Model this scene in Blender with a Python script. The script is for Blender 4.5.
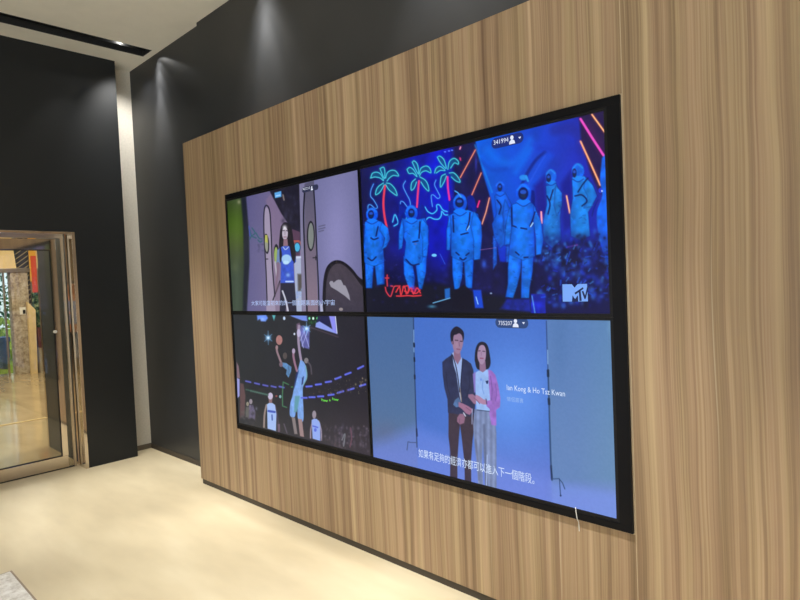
import bpy, bmesh, math, random
import numpy as np
from mathutils import Vector, Matrix

# ------------------------------------------------------------------ clear
for o in list(bpy.data.objects):
    bpy.data.objects.remove(o)
scene = bpy.context.scene
C = scene.collection

# ------------------------------------------------------------------ camera
cam_data = bpy.data.cameras.new('camera')
cam = bpy.data.objects.new('camera', cam_data)
C.objects.link(cam)
RIGHT = Vector((0.7204654, 0.6920993, -0.04391085))
FWD = Vector((-0.69343668, 0.71975515, -0.0331375))
UP = Vector((0.00867062, 0.05432382, 0.99848573))
m = Matrix((RIGHT, UP, -FWD)).transposed().to_4x4()
m.translation = (3.72459, -2.15464, 1.5)
cam.matrix_world = m
cam_data.sensor_width = 36
cam_data.lens = 591.0378 / 800 * 36
cam_data.clip_start = 0.02
cam_data.clip_end = 200
scene.camera = cam

# ------------------------------------------------------------------ world, exposure, big lights
scene.view_settings.view_transform = 'Standard'
scene.view_settings.look = 'None'
scene.view_settings.exposure = 0.0
scene.view_settings.gamma = 1.0
scene.view_settings.use_curve_mapping = False

world = bpy.data.worlds.new('world')
scene.world = world
world.use_nodes = True
wn = world.node_tree
wn.nodes['Background'].inputs[0].default_value = (0.80, 0.92, 1.0, 1)
wn.nodes['Background'].inputs[1].default_value = 1.3

CEIL = 3.572
ROOM_X0, NOOK_X, ROOM_X1 = -1.764, -1.949, 7.0
ROOM_Y0, BACK_Y = -5.5, 0.205


def spot(name, loc, target, power, cone, blend, color, radius=0.04):
    d = bpy.data.lights.new(name, 'SPOT')
    d.energy = power
    d.spot_size = math.radians(cone)
    d.spot_blend = blend
    d.color = color
    d.shadow_soft_size = radius
    o = bpy.data.objects.new(name, d)
    C.objects.link(o)
    o.location = loc
    o.rotation_euler = (Vector(target) - Vector(loc)).to_track_quat('-Z', 'Y').to_euler()
    return o


WARM = (0.97, 0.98, 1.0)
for lx in (-0.7, 0.9, 2.5, 4.1, 5.7):
    for ly, tilt, pw, cone in ((-1.25, 0.98, 500, 44), (-2.45, 0.1, 190, 64), (-4.2, 0, 270, 62)):
        spot('room_light', (lx, ly, CEIL - 0.03), (lx, ly + tilt, 0), pw, cone, 1.0, WARM, 0.06)

# wall washers close to the black wall
COOL = (1, 0.98, 0.94)
spot('washer_light', (-1.35, 0.135, 3.568), (-1.12, 0.14, 2.6), 1.3, 108, 0.3, COOL, 0.006)
spot('washer_light', (-1.35, 0.14, 3.568), (-1.25, 0.15, 2.6), 8, 80, 0.6, COOL, 0.006)
spot('washer_light', (-1.35, 0.13, 3.567), (-1.30, 0.16, 2.6), 45, 56, 0.9, COOL, 0.006)
spot('washer_light', (-1.36, 0.10, 3.567), (-1.33, 0.15, 2.6), 150, 36, 1.0, COOL, 0.006)
spot('washer_light', (-1.33, 0.05, 3.565), (-1.96, 0.04, 2.76), 46, 70, 1.0, COOL, 0.03)
spot('washer_light', (0.33, 0.09, 3.567), (0.34, 0.12, 2.6), 9, 86, 0.5, COOL, 0.01)
spot('washer_light', (0.33, 0.05, 3.567), (0.36, 0.12, 2.6), 44, 70, 0.9, COOL, 0.01)
spot('washer_light', (0.33, 0.06, 3.565), (0.35, 0.17, 2.6), 75, 40, 1.0, COOL, 0.01)
spot('washer_light', (1.90, 0.04, 3.565), (1.90, 0.16, 2.6), 105, 66, 1.0, COOL, 0.01)
spot('washer_light', (-1.42, -0.40, 3.560), (-1.64, -0.40, 2.6), 14, 64, 1.0, COOL, 0.02)
spot('slot_light', (-1.38, -0.04, 3.66), (-1.51, -0.12, 3.59), 2.0, 150, 1.0, COOL, 0.01)


def area(name, loc, target, size, power, color):
    d = bpy.data.lights.new(name, 'AREA')
    d.energy = power
    d.size = size
    d.color = color
    o = bpy.data.objects.new(name, d)
    C.objects.link(o)
    o.location = loc
    o.rotation_euler = (Vector(target) - Vector(loc)).to_track_quat('-Z', 'Y').to_euler()
    return o


# added soft fill from behind the camera, brightens the ceiling and upper walls
_f = area('fill_light', (2.6, -5.3, 1.5), (0.2, -1.4, 3.57), 3.0, 128, (0.84, 0.94, 1.0))
_f.data.spread = math.radians(110)
_f.data.shape = 'RECTANGLE'
_f.data.size = 8.0
_f.data.size_y = 2.8
for lx in (-3.2, -5.6, -8.2):
    for ly in (-2.2, 0.6):
        area('lobby_light', (lx, ly, 2.93), (lx, ly, 0), 0.5, 46, (1, 0.90, 0.74))

# ------------------------------------------------------------------ helpers


def lin(c):
    out = []
    for v in c[:3]:
        v = v / 255.0
        out.append(v / 12.92 if v <= 0.04045 else ((v + 0.055) / 1.055) ** 2.4)
    return tuple(out) + (1.0,)


def new_mat(name):
    mt = bpy.data.materials.new(name)
    mt.use_nodes = True
    nt = mt.node_tree
    b = nt.nodes['Principled BSDF']
    return mt, nt, b


def noise(nt, scale, detail=3.0, vec=None, rough=0.5):
    n = nt.nodes.new('ShaderNodeTexNoise')
    n.inputs['Scale'].default_value = scale
    n.inputs['Detail'].default_value = detail
    n.inputs['Roughness'].default_value = rough
    if vec:
        nt.links.new(vec, n.inputs['Vector'])
    return n


def mapping(nt, scale, src='Object', loc=(0, 0, 0)):
    tc = nt.nodes.new('ShaderNodeTexCoord')
    mp = nt.nodes.new('ShaderNodeMapping')
    mp.inputs['Scale'].default_value = scale
    mp.inputs['Location'].default_value = loc
    nt.links.new(tc.outputs[src], mp.inputs['Vector'])
    return mp.outputs['Vector']


def ramp(nt, fac, stops):
    r = nt.nodes.new('ShaderNodeValToRGB')
    el = r.color_ramp.elements
    el[0].position, el[0].color = stops[0][0], stops[0][1]
    el[1].position, el[1].color = stops[-1][0], stops[-1][1]
    for p, c in stops[1:-1]:
        e = el.new(p)
        e.color = c
    nt.links.new(fac, r.inputs[0])
    return r


def simple(name, rgb, rough=0.5, metal=0.0, spec=0.5, var=0.06, scale=8.0, bump=0.0):
    """plain material whose colour wanders a little through a noise texture"""
    mt, nt, b = new_mat(name)
    c = lin(rgb)
    n = noise(nt, scale, 4, mapping(nt, (1, 1, 1)))
    a = tuple(max(0, v * (1 - var)) for v in c[:3]) + (1,)
    d = tuple(min(1, v * (1 + var)) for v in c[:3]) + (1,)
    r = ramp(nt, n.outputs['Fac'], [(0.3, a), (0.7, d)])
    nt.links.new(r.outputs[0], b.inputs['Base Color'])
    b.inputs['Roughness'].default_value = rough
    b.inputs['Metallic'].default_value = metal
    b.inputs['Specular IOR Level'].default_value = spec
    if bump:
        bp = nt.nodes.new('ShaderNodeBump')
        bp.inputs['Strength'].default_value = bump
        bp.inputs['Distance'].default_value = 0.01
        nt.links.new(n.outputs['Fac'], bp.inputs['Height'])
        nt.links.new(bp.outputs[0], b.inputs['Normal'])
    return mt


def emissive(name, rgb, strength=1.0):
    mt, nt, b = new_mat(name)
    b.inputs['Base Color'].default_value = (0.01, 0.01, 0.01, 1)
    b.inputs['Roughness'].default_value = 0.4
    b.inputs['Specular IOR Level'].default_value = 0.15
    b.inputs['Emission Color'].default_value = lin(rgb)
    b.inputs['Emission Strength'].default_value = strength
    return mt


def wood_material():
    mt, nt, b = new_mat('ribboned_wood_laminate')
    base = mapping(nt, (1, 1, 1))
    warp = noise(nt, 1.0, 2, mapping(nt, (2.2, 1, 0.9)))
    sub = nt.nodes.new('ShaderNodeVectorMath')
    sub.operation = 'SCALE'
    sub.inputs['Scale'].default_value = 0.040
    nt.links.new(warp.outputs['Color'], sub.inputs[0])
    add = nt.nodes.new('ShaderNodeVectorMath')
    add.operation = 'ADD'
    nt.links.new(base, add.inputs[0])
    nt.links.new(sub.outputs[0], add.inputs[1])

    def streak(sx, sz, det, seed):
        mp = nt.nodes.new('ShaderNodeMapping')
        mp.inputs['Scale'].default_value = (sx, 1, sz)
        mp.inputs['Location'].default_value = (seed, 0, seed)
        nt.links.new(add.outputs[0], mp.inputs['Vector'])
        return noise(nt, 1.0, det, mp.outputs['Vector'], 0.6)
    broad = streak(10, 0.10, 2, 3.1)
    mid = streak(38, 0.20, 4, 8.7)
    fine = streak(150, 0.8, 4, 1.3)

    def mix(a, bsock, f):
        mx = nt.nodes.new('ShaderNodeMix')
        mx.data_type = 'FLOAT'
        mx.inputs[0].default_value = f
        nt.links.new(a, mx.inputs[2])
        nt.links.new(bsock, mx.inputs[3])
        return mx.outputs[0]
    f = mix(broad.outputs['Fac'], mid.outputs['Fac'], 0.5)
    f = mix(f, fine.outputs['Fac'], 0.25)
    r0 = ramp(nt, f, [(0.36, lin((108, 88, 68))), (0.44, lin((138, 116, 91))), (0.51, lin((159, 137, 108))),
                      (0.57, lin((175, 153, 122))), (0.66, lin((198, 178, 145)))])
    hue = streak(16, 0.15, 2, 21.0)
    hu = ramp(nt, hue.outputs['Fac'], [(0.40, (1.0, 0.92, 0.91, 1)), (0.60, (1.0, 0.97, 0.90, 1))])
    r_ = nt.nodes.new('ShaderNodeMix')
    r_.data_type = 'RGBA'
    r_.blend_type = 'MULTIPLY'
    r_.inputs[0].default_value = 1.0
    nt.links.new(r0.outputs[0], r_.inputs[6])
    nt.links.new(hu.outputs[0], r_.inputs[7])
    hair = streak(48, 0.25, 1, 5.5)
    hr = ramp(nt, hair.outputs['Fac'], [(0.69, (0, 0, 0, 1)), (0.74, (0.55, 0.55, 0.55, 1))])
    mx = nt.nodes.new('ShaderNodeMix')
    mx.data_type = 'RGBA'
    nt.links.new(hr.outputs[0], mx.inputs[0])
    nt.links.new(r_.outputs[2], mx.inputs[6])
    mx.inputs[7].default_value = lin((196, 178, 146))
    nt.links.new(mx.outputs[2], b.inputs['Base Color'])
    b.inputs['Roughness'].default_value = 0.42
    b.inputs['Specular IOR Level'].default_value = 0.35
    return mt


def floor_material(name, polished):
    mt, nt, b = new_mat(name)
    n1 = noise(nt, 1.0, 3, mapping(nt, (0.9, 3.2, 1)))
    n2 = noise(nt, 1.0, 4, mapping(nt, (2.5, 7.0, 1), loc=(4, 2, 0)))
    mx = nt.nodes.new('ShaderNodeMix')
    mx.data_type = 'FLOAT'
    mx.inputs[0].default_value = 0.4
    nt.links.new(n1.outputs['Fac'], mx.inputs[2])
    nt.links.new(n2.outputs['Fac'], mx.inputs[3])
    if polished:
        st = [(0.35, lin((170, 148, 112))), (0.65, lin((200, 178, 138)))]
    else:
        st = [(0.36, lin((200, 184, 150))), (0.50, lin((209, 193, 158))), (0.64, lin((217, 202, 168)))]
    r = ramp(nt, mx.outputs[0], st)
    nt.links.new(r.outputs[0], b.inputs['Base Color'])
    b.inputs['Roughness'].default_value = 0.10 if polished else 0.38
    b.inputs['Specular IOR Level'].default_value = 0.6 if polished else 0.45
    return mt


def steel_material(name, rgb, rough, wave):
    mt, nt, b = new_mat(name)
    b.inputs['Base Color'].default_value = lin(rgb)
    b.inputs['Metallic'].default_value = 1.0
    b.inputs['Roughness'].default_value = rough
    n = noise(nt, 2.2, 2, mapping(nt, (1, 1, 0.5)))
    bp = nt.nodes.new('ShaderNodeBump')
    bp.inputs['Strength'].default_value = wave
    bp.inputs['Distance'].default_value = 0.02
    nt.links.new(n.outputs['Fac'], bp.inputs['Height'])
    nt.links.new(bp.outputs[0], b.inputs['Normal'])
    return mt


def glass_material():
    mt = bpy.data.materials.new('clear_door_glass')
    mt.use_nodes = True
    nt = mt.node_tree
    nt.nodes.clear()
    out = nt.nodes.new('ShaderNodeOutputMaterial')
    tr = nt.nodes.new('ShaderNodeBsdfTransparent')
    tr.inputs[0].default_value = (0.93, 0.95, 0.92, 1)
    gl = nt.nodes.new('ShaderNodeBsdfGlossy')
    gl.inputs['Roughness'].default_value = 0.01
    fr = nt.nodes.new('ShaderNodeFresnel')
    fr.inputs[0].default_value = 1.5
    mx = nt.nodes.new('ShaderNodeMixShader')
    nt.links.new(fr.outputs[0], mx.inputs[0])
    nt.links.new(tr.outputs[0], mx.inputs[1])
    nt.links.new(gl.outputs[0], mx.inputs[2])
    nt.links.new(mx.outputs[0], out.inputs[0])
    return mt


def speckle_material(name, stops, scale):
    mt, nt, b = new_mat(name)
    n = noise(nt, scale, 5, mapping(nt, (1, 1, 1)), 0.7)
    r = ramp(nt, n.outputs['Fac'], stops)
    nt.links.new(r.outputs[0], b.inputs['Base Color'])
    b.inputs['Roughness'].default_value = 0.95
    b.inputs['Specular IOR Level'].default_value = 0.1
    return mt


def lattice_material():
    mt, nt, b = new_mat('black_panel_with_diagonal_gold_lines')
    tc = nt.nodes.new('ShaderNodeTexCoord')
    mp = nt.nodes.new('ShaderNodeMapping')
    mp.inputs['Rotation'].default_value = (math.radians(-38), 0, 0)
    nt.links.new(tc.outputs['Object'], mp.inputs['Vector'])
    w = nt.nodes.new('ShaderNodeTexWave')
    w.bands_direction = 'Z'
    w.inputs['Scale'].default_value = 4.2
    nt.links.new(mp.outputs[0], w.inputs['Vector'])
    r = ramp(nt, w.outputs['Fac'], [(0.86, lin((30, 29, 26))), (0.97, lin((165, 150, 110)))])
    nt.links.new(r.outputs[0], b.inputs['Base Color'])
    b.inputs['Roughness'].default_value = 0.4
    return mt


M = {}
M['wood'] = wood_material()
M['wood_edge'] = simple('cut_laminate_edge', (184, 164, 134), 0.6)
M['floor'] = floor_material('beige_trowelled_floor', False)
M['lobby_floor'] = floor_material('polished_beige_stone', True)
M['black_wall'] = simple('black_wall_paint', (51, 52, 54), 0.42, spec=0.4, var=0.10, scale=2.5, bump=0.05)
M['door_wall'] = simple('black_wall_panel', (33, 35, 37), 0.5, spec=0.35, var=0.05, scale=2.0)
M['ceiling'] = simple('warm_white_ceiling', (236, 231, 218), 0.9, spec=0.1, var=0.02)
M['strip'] = simple('pale_grey_wallpaper', (224, 218, 206), 0.85, spec=0.1, var=0.05, scale=60, bump=0.2)
M['skirting'] = simple('dark_brown_skirting', (62, 54, 46), 0.5)
M['grey_skirting'] = simple('grey_brown_skirting', (110, 100, 86), 0.5)
M['bezel'] = simple('black_plastic_bezel', (18, 18, 21), 0.45, spec=0.25, var=0.03)
M['surround'] = simple('matt_black_surround', (10, 10, 14), 0.5, spec=0.15, var=0.03)
M['slot'] = simple('dark_slot_lining', (42, 42, 42), 0.5, spec=0.5)
M['slot_metal'] = simple('dark_metal_slat', (70, 70, 70), 0.3, metal=0.8)
M['lamp_face'] = emissive('lit_lamp_face', (255, 245, 225), 4.0)
M['steel'] = steel_material('polished_steel', (204, 194, 180), 0.05, 0.03)
M['steel_satin'] = steel_material('satin_steel', (200, 188, 170), 0.30, 0.1)
M['gasket'] = simple('black_rubber_gasket', (18, 18, 18), 0.6)
M['glass'] = glass_material()
M['rug'] = speckle_material('pale_flecked_wool', [(0.32, lin((196, 188, 176))), (0.5, lin((226, 221, 212))), (0.65, lin((242, 239, 232)))], 26)
M['steel_reflections'] = speckle_material('steel_painted_reflections', [(0.35, lin((134, 118, 96))), (0.5, lin((172, 158, 136))), (0.65, lin((196, 186, 168)))], 14)  # far steel column: its pale mottled reflections are painted into the colour
M['rug_edge'] = simple('taupe_rug_binding', (158, 142, 124), 0.9, spec=0.1)
M['cream'] = simple('cream_paint', (226, 200, 150), 0.8, spec=0.1)
M['lobby_wall'] = simple('lobby_brown_wall', (120, 104, 84), 0.7)
M['lobby_ceiling'] = simple('lobby_ceiling_paint', (190, 176, 150), 0.9, spec=0.1)
M['lattice'] = lattice_material()
M['orange'] = simple('orange_red_fabric', (206, 78, 48), 0.8)
M['yellow'] = simple('yellow_fabric', (226, 168, 62), 0.8)
M['leafwall'] = speckle_material('leaf_print', [(0.42, lin((34, 50, 40))), (0.5, lin((60, 96, 70))), (0.58, lin((150, 160, 120)))], 14)
M['maroon'] = simple('maroon_cabinet', (90, 42, 48), 0.5)
M['greige'] = simple('greige_base', (160, 148, 126), 0.6)
M['lawn'] = speckle_material('lawn_grass', [(0.3, lin((120, 140, 40))), (0.7, lin((176, 186, 70)))], 3)
M['leaf'] = simple('leaf_green', (74, 128, 66), 0.6, var=0.35, scale=5)
M['leaf_light'] = simple('leaf_yellow_green', (180, 200, 60), 0.6, var=0.2, scale=5)
M['bark'] = simple('bark', (92, 78, 60), 0.9)
M['bench'] = simple('blue_grey_bench_paint', (96, 110, 150), 0.6)
M['white'] = simple('white_plastic', (232, 230, 224), 0.5)
M['skin'] = simple('skin', (176, 128, 100), 0.6)
M['shirt'] = simple('pale_blue_shirt', (140, 150, 182), 0.85)
M['trouser'] = simple('dark_trousers', (40, 42, 50), 0.85)
M['hair'] = simple('black_hair', (24, 22, 22), 0.6)
M['shoe'] = simple('dark_shoes', (38, 34, 32), 0.5)


class MB:
    """collects shapes and links them as one mesh object"""

    def __init__(self):
        self.bm = bmesh.new()

    def box(self, lo, hi, bevel=0.0):
        t = bmesh.new()
        bmesh.ops.create_cube(t, size=1)
        s = [hi[i] - lo[i] for i in range(3)]
        c = [(hi[i] + lo[i]) / 2 for i in range(3)]
        for v in t.verts:
            v.co = Vector((v.co.x * s[0] + c[0], v.co.y * s[1] + c[1], v.co.z * s[2] + c[2]))
        if bevel:
            bmesh.ops.bevel(t, geom=t.edges[:], offset=bevel, segments=2, affect='EDGES', profile=0.7)
        self.merge(t)
        return self

    def merge(self, t):
        me = bpy.data.meshes.new('tmp')
        t.to_mesh(me)
        t.free()
        self.bm.from_mesh(me)
        bpy.data.meshes.remove(me)

    def cyl(self, a, b, r, r2=None, seg=20):
        a, b = Vector(a), Vector(b)
        t = bmesh.new()
        bmesh.ops.create_cone(t, cap_ends=True, segments=seg, radius1=r, radius2=r if r2 is None else r2, depth=(b - a).length)
        q = (b - a).to_track_quat('Z', 'Y').to_matrix().to_4x4()
        q.translation = (a + b) / 2
        bmesh.ops.transform(t, matrix=q, verts=t.verts)
        self.merge(t)
        return self

    def prism(self, pts, y0, y1):
        """outline in x,z swept along y"""
        f = [self.bm.verts.new((x, y0, z)) for x, z in pts]
        g = [self.bm.verts.new((x, y1, z)) for x, z in pts]
        self.bm.faces.new(f)
        self.bm.faces.new(g[::-1])
        n = len(pts)
        for i in range(n):
            self.bm.faces.new((f[i], g[i], g[(i + 1) % n], f[(i + 1) % n]))
        return self

    def build(self, name, mat, parent=None):
        bmesh.ops.recalc_face_normals(self.bm, faces=self.bm.faces)
        me = bpy.data.meshes.new(name)
        self.bm.to_mesh(me)
        self.bm.free()
        me.materials.append(mat)
        o = bpy.data.objects.new(name, me)
        C.objects.link(o)
        if parent is not None:
            o.parent = parent
            o.matrix_parent_inverse = Matrix.Translation(-world_loc(parent))
        return o


def world_loc(o):
    # every mesh is written in world coordinates, every Empty is only shifted
    return Vector(o.location) if o.type == 'EMPTY' else Vector((0, 0, 0))


def box(name, lo, hi, mat, parent=None, bevel=0.0):
    return MB().box(lo, hi, bevel).build(name, mat, parent)


def struct(o):
    o['kind'] = 'structure'
    return o


def thing(name, label, cat, loc=(0, 0, 0), group=None):
    o = bpy.data.objects.new(name, None)
    C.objects.link(o)
    o.location = loc
    o.empty_display_size = 0.1
    o['label'] = label
    o['category'] = cat
    if group:
        o['group'] = group
    return o


def tag(o, label, cat, group=None, kind=None):
    o['label'] = label
    o['category'] = cat
    if group:
        o['group'] = group
    if kind:
        o['kind'] = kind
    return o


# ================================================================== the room
struct(box('floor', (-1.99, ROOM_Y0, -0.12), (ROOM_X1, BACK_Y + 0.1, 0), M['floor']))
# ceiling with a long slot running away from the black wall
SX0, SX1, SY0, SY1 = -1.515, -1.325, -5.2, 0.15
cb = MB()
cb.box((-2.1, ROOM_Y0, CEIL), (SX0, BACK_Y + 0.1, CEIL + 0.22))
cb.box((SX1, ROOM_Y0, CEIL), (ROOM_X1, BACK_Y + 0.1, CEIL + 0.22))
cb.box((SX0, SY1, CEIL), (SX1, BACK_Y + 0.1, CEIL + 0.22))
cb.box((SX0, ROOM_Y0, CEIL), (SX1, SY0, CEIL + 0.22))
struct(cb.build('ceiling', M['ceiling']))

# black back wall: the part right of the step stands 3 cm further out
struct(box('wall_back', (NOOK_X, BACK_Y, 0.045), (-0.588, BACK_Y + 0.1, CEIL), M['black_wall']))
struct(box('wall_center', (-0.588, BACK_Y - 0.028, 0.0), (ROOM_X1, BACK_Y + 0.1, CEIL), M['black_wall']))
struct(box('baseboard_back', (NOOK_X, BACK_Y - 0.006, 0.0), (-0.588, BACK_Y + 0.1, 0.045), M['skirting']))
struct(box('wall_right', (ROOM_X1, ROOM_Y0, 0), (ROOM_X1 + 0.1, BACK_Y + 0.1, CEIL), M['strip']))
struct(box('wall_front', (-2.1, ROOM_Y0 - 0.1, 0), (ROOM_X1 + 0.1, ROOM_Y0, CEIL), M['strip']))
# pale wall in the narrow nook
struct(box('wall_nook', (NOOK_X - 0.05, 0.0, 0.047), (NOOK_X, BACK_Y + 0.1, CEIL), M['strip']))
struct(box('baseboard_nook', (NOOK_X - 0.05, 0.0, 0.0), (NOOK_X + 0.008, BACK_Y - 0.006, 0.047), M['grey_skirting']))
# door wall: black block beside, above and beyond the steel doorway
DY1, DY0, DH = -0.418, -2.80, 2.034
wl = MB()
wl.box((NOOK_X, DY1, 0), (ROOM_X0, 0.0, CEIL))
wl.box((NOOK_X, DY0, DH), (ROOM_X0, DY1, CEIL))
wl.box((NOOK_X, ROOM_Y0, 0), (ROOM_X0, DY0, CEIL))
struct(wl.build('wall_left', M['door_wall']))

# ================================================================== wood media wall
PX0, PX1, PZ0, PZ1 = -0.570, 6.4, 0.038, 2.611
mw = thing('wood_cladding', 'freestanding wood laminate wall with vertical grain carrying the four lit screens', 'wall panel', (2.9, 0.09, 0))
box('panel', (PX0, 0.0, PZ0), (2.8185, 0.176, PZ1), M['wood'], mw)
box('panel', (2.8215, 0.0, PZ0), (PX1, 0.176, PZ1), M['wood'], mw)
box('seam_strip', (2.8185, 0.0008, PZ0), (2.8215, 0.17, PZ1 - 0.0005), M['wood_edge'], mw)
box('plinth', (PX0 + 0.012, 0.006, 0.0), (PX1, 0.176, PZ0), M['skirting'], mw)
FX0, FX1, FZ0, FZ1 = 0.027, 2.815, 0.516, 2.142
eb = MB()
e = 0.006
eb.box((FX0 - e, -0.0025, FZ0 - e), (FX1, 0.0, FZ0))
eb.box((FX0 - e, -0.0025, FZ1), (FX1, 0.0, FZ1 + e * 0.6))
eb.box((FX0 - e, -0.0025, FZ0), (FX0, 0.0, FZ1))
eb.box((FX1, -0.0025, FZ0 - e), (FX1 + 0.003, 0.0, FZ1 + e * 0.6))

# black surround of the screens
SCR = {'TL': (0.042, 1.387, 1.340, 2.0966), 'TR': (1.407, 2.752, 1.340, 2.0966),
       'BL': (0.042, 1.387, 0.5574, 1.314), 'BR': (1.407, 2.752, 0.5574, 1.314)}
fr = MB()
zt, zb, xl, xr = 2.1096, 0.5444, 0.029, 2.765
fr.box((FX0, -0.015, zt), (FX1, 0, FZ1), 0.0015)
fr.box((FX0, -0.015, FZ0), (FX1, 0, zb), 0.0015)
fr.box((FX0, -0.015, zb), (xl, 0, zt))
fr.box((xr, -0.015, zb), (FX1, 0, zt))
surround = tag(fr.build('screen_surround', M['surround']), 'wide matt black frame around the block of four screens on the wood wall', 'frame')
eb.build('edge_strip', M['wood_edge'], surround)

# ================================================================== pictures on the screens
# each picture is painted on a fine grid over its panel; the tracing plane of the drawings
# is tied to the panel by a fixed plane-to-plane map
HM = np.array([[3.55347442e+01, -9.38543593e+00, 2.39861039e+02],
               [-5.10242895e+01, -1.43645535e+02, 4.99969255e+02],
               [-1.65991897e-01, -7.93231243e-03, 1.0]])
HI = np.linalg.inv(HM)
NU, NV = 560, 315


def to_panel(p):
    q = HI @ np.array([p[0], p[1], 1.0])
    return q[0] / q[2], q[1] / q[2]


def slin(c):
    c = np.asarray(c, float) / 255.0
    return np.where(c <= 0.04045, c / 12.92, ((np.maximum(c, 0) + 0.055) / 1.055) ** 2.4)


def smooth_noise(rng, shape, cell):
    ny, nx = int(shape[0] / cell) + 3, int(shape[1] / cell) + 3
    g = rng.random((ny, nx))
    y = np.arange(shape[0]) / cell
    x = np.arange(shape[1]) / cell
    yi, xi = y.astype(int), x.astype(int)
    fy, fx = y - yi, x - xi
    fy = (fy * fy * (3 - 2 * fy))[:, None]
    fx = (fx * fx * (3 - 2 * fx))[None]
    a = g[yi][:, xi]
    b = g[yi][:, xi + 1]
    c = g[yi + 1][:, xi]
    d = g[yi + 1][:, xi + 1]
    return (a * (1 - fx) + b * fx) * (1 - fy) + (c * (1 - fx) + d * fx) * fy


class Picture:
    def __init__(self, rect, base, seed=1):
        self.rect = rect
        x0, x1, z0, z1 = rect
        u = np.linspace(x0, x1, NU)
        v = np.linspace(z1, z0, NV)
        U, V = np.meshgrid(u, v)
        w = HM[2, 0] * U + HM[2, 1] * V + HM[2, 2]
        self.X = (HM[0, 0] * U + HM[0, 1] * V + HM[0, 2]) / w
        self.Y = (HM[1, 0] * U + HM[1, 1] * V + HM[1, 2]) / w
        self.img = np.ones((NV, NU, 3)) * np.array(base, float)
        self.rng = np.random.default_rng(seed)

    def window(self, x0, y0, x1, y1):
        x0r, x1r, z0r, z1r = self.rect
        cs = [to_panel(p) for p in ((x0, y0), (x1, y0), (x0, y1), (x1, y1))]
        ux = [c[0] for c in cs]
        vz = [c[1] for c in cs]
        i0 = int((min(ux) - x0r) / (x1r - x0r) * (NU - 1)) - 1
        i1 = int((max(ux) - x0r) / (x1r - x0r) * (NU - 1)) + 3
        j0 = int((z1r - max(vz)) / (z1r - z0r) * (NV - 1)) - 1
        j1 = int((z1r - min(vz)) / (z1r - z0r) * (NV - 1)) + 3
        return (slice(max(0, j0), max(0, min(NV, j1))), slice(max(0, i0), max(0, min(NU, i1))))

    def blend(self, w, a, col):
        col = np.asarray(col, float)
        a = a[..., None]
        self.img[w] = self.img[w] * (1 - a) + col * a

    def poly(self, pts, col, alpha=1.0, soft=0.7, tex=0.0, cell=5):
        """filled outline; soft is the width of the edge blur; col may be a function of x,y"""
        xs = [p[0] for p in pts]
        ys = [p[1] for p in pts]
        w = self.window(min(xs) - soft, min(ys) - soft, max(xs) + soft, max(ys) + soft)
        X, Y = self.X[w], self.Y[w]
        if X.size == 0:
            return
        inside = np.zeros(X.shape, bool)
        d2 = np.full(X.shape, 1e9)
        n = len(pts)
        for i in range(n):
            ax, ay = pts[i]
            bx, by = pts[(i + 1) % n]
            if ay != by:
                cond = ((ay > Y) != (by > Y)) & (X < (bx - ax) * (Y - ay) / (by - ay) + ax)
                inside ^= cond
            dx, dy = bx - ax, by - ay
            L = dx * dx + dy * dy + 1e-9
            t = np.clip(((X - ax) * dx + (Y - ay) * dy) / L, 0, 1)
            d2 = np.minimum(d2, (X - ax - t * dx) ** 2 + (Y - ay - t * dy) ** 2)
        sd = np.where(inside, 1, -1) * np.sqrt(d2)
        a = np.clip(0.5 + sd / soft, 0, 1) * alpha
        c = col(X, Y) if callable(col) else np.ones(X.shape + (3,)) * np.asarray(col, float)
        if tex:
            nz = 0.6 * smooth_noise(self.rng, X.shape, cell * 2.2) + 0.4 * smooth_noise(self.rng, X.shape, cell) - 0.5
            c = c * (1 + tex * 2 * nz[..., None])
        self.blend(w, a, c)

    def line(self, pts, width, col, alpha=1.0, glow=0.0, glow_col=None, soft=0.6):
        r = width / 2 + soft + glow * 3
        xs = [p[0] for p in pts]
        ys = [p[1] for p in pts]
        w = self.window(min(xs) - r, min(ys) - r, max(xs) + r, max(ys) + r)
        X, Y = self.X[w], self.Y[w]
        if X.size == 0:
            return
        d2 = np.full(X.shape, 1e9)
        for (ax, ay), (bx, by) in zip(pts[:-1], pts[1:]):
            dx, dy = bx - ax, by - ay
            L = dx * dx + dy * dy + 1e-9
            t = np.clip(((X - ax) * dx + (Y - ay) * dy) / L, 0, 1)
            d2 = np.minimum(d2, (X - ax - t * dx) ** 2 + (Y - ay - t * dy) ** 2)
        d = np.sqrt(d2)
        if glow:
            g = np.exp(-(d / glow) ** 2) * 0.5 * alpha
            gc = np.asarray(glow_col if glow_col is not None else col, float)
            self.img[w] = np.maximum(self.img[w], self.img[w] * (1 - g[..., None]) + gc * g[..., None])
        a = np.clip((width / 2 - d) / soft + 0.5, 0, 1) * alpha
        self.blend(w, a, np.asarray(col, float))

    def curve(self, pts, width, col, **k):
        self.line(spline(pts), width, col, **k)

    def ell(self, cx, cy, rx, ry, col, alpha=1.0, soft=0.6, rot=0.0, tex=0.0):
        n = 22
        c, s = math.cos(rot), math.sin(rot)
        pts = []
        for i in range(n):
            a = 2 * math.pi * i / n
            x, y = rx * math.cos(a), ry * math.sin(a)
            pts.append((cx + x * c - y * s, cy + x * s + y * c))
        self.poly(pts, col, alpha, soft, tex)

    def blob(self, cx, cy, rx, ry, col, alpha=1.0):
        """soft patch with a bell-shaped falloff"""
        w = self.window(cx - rx * 2.2, cy - ry * 2.2, cx + rx * 2.2, cy + ry * 2.2)
        X, Y = self.X[w], self.Y[w]
        if X.size == 0:
            return
        a = np.exp(-((X - cx) / rx) ** 2 - ((Y - cy) / ry) ** 2) * alpha
        self.blend(w, a, col)

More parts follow.
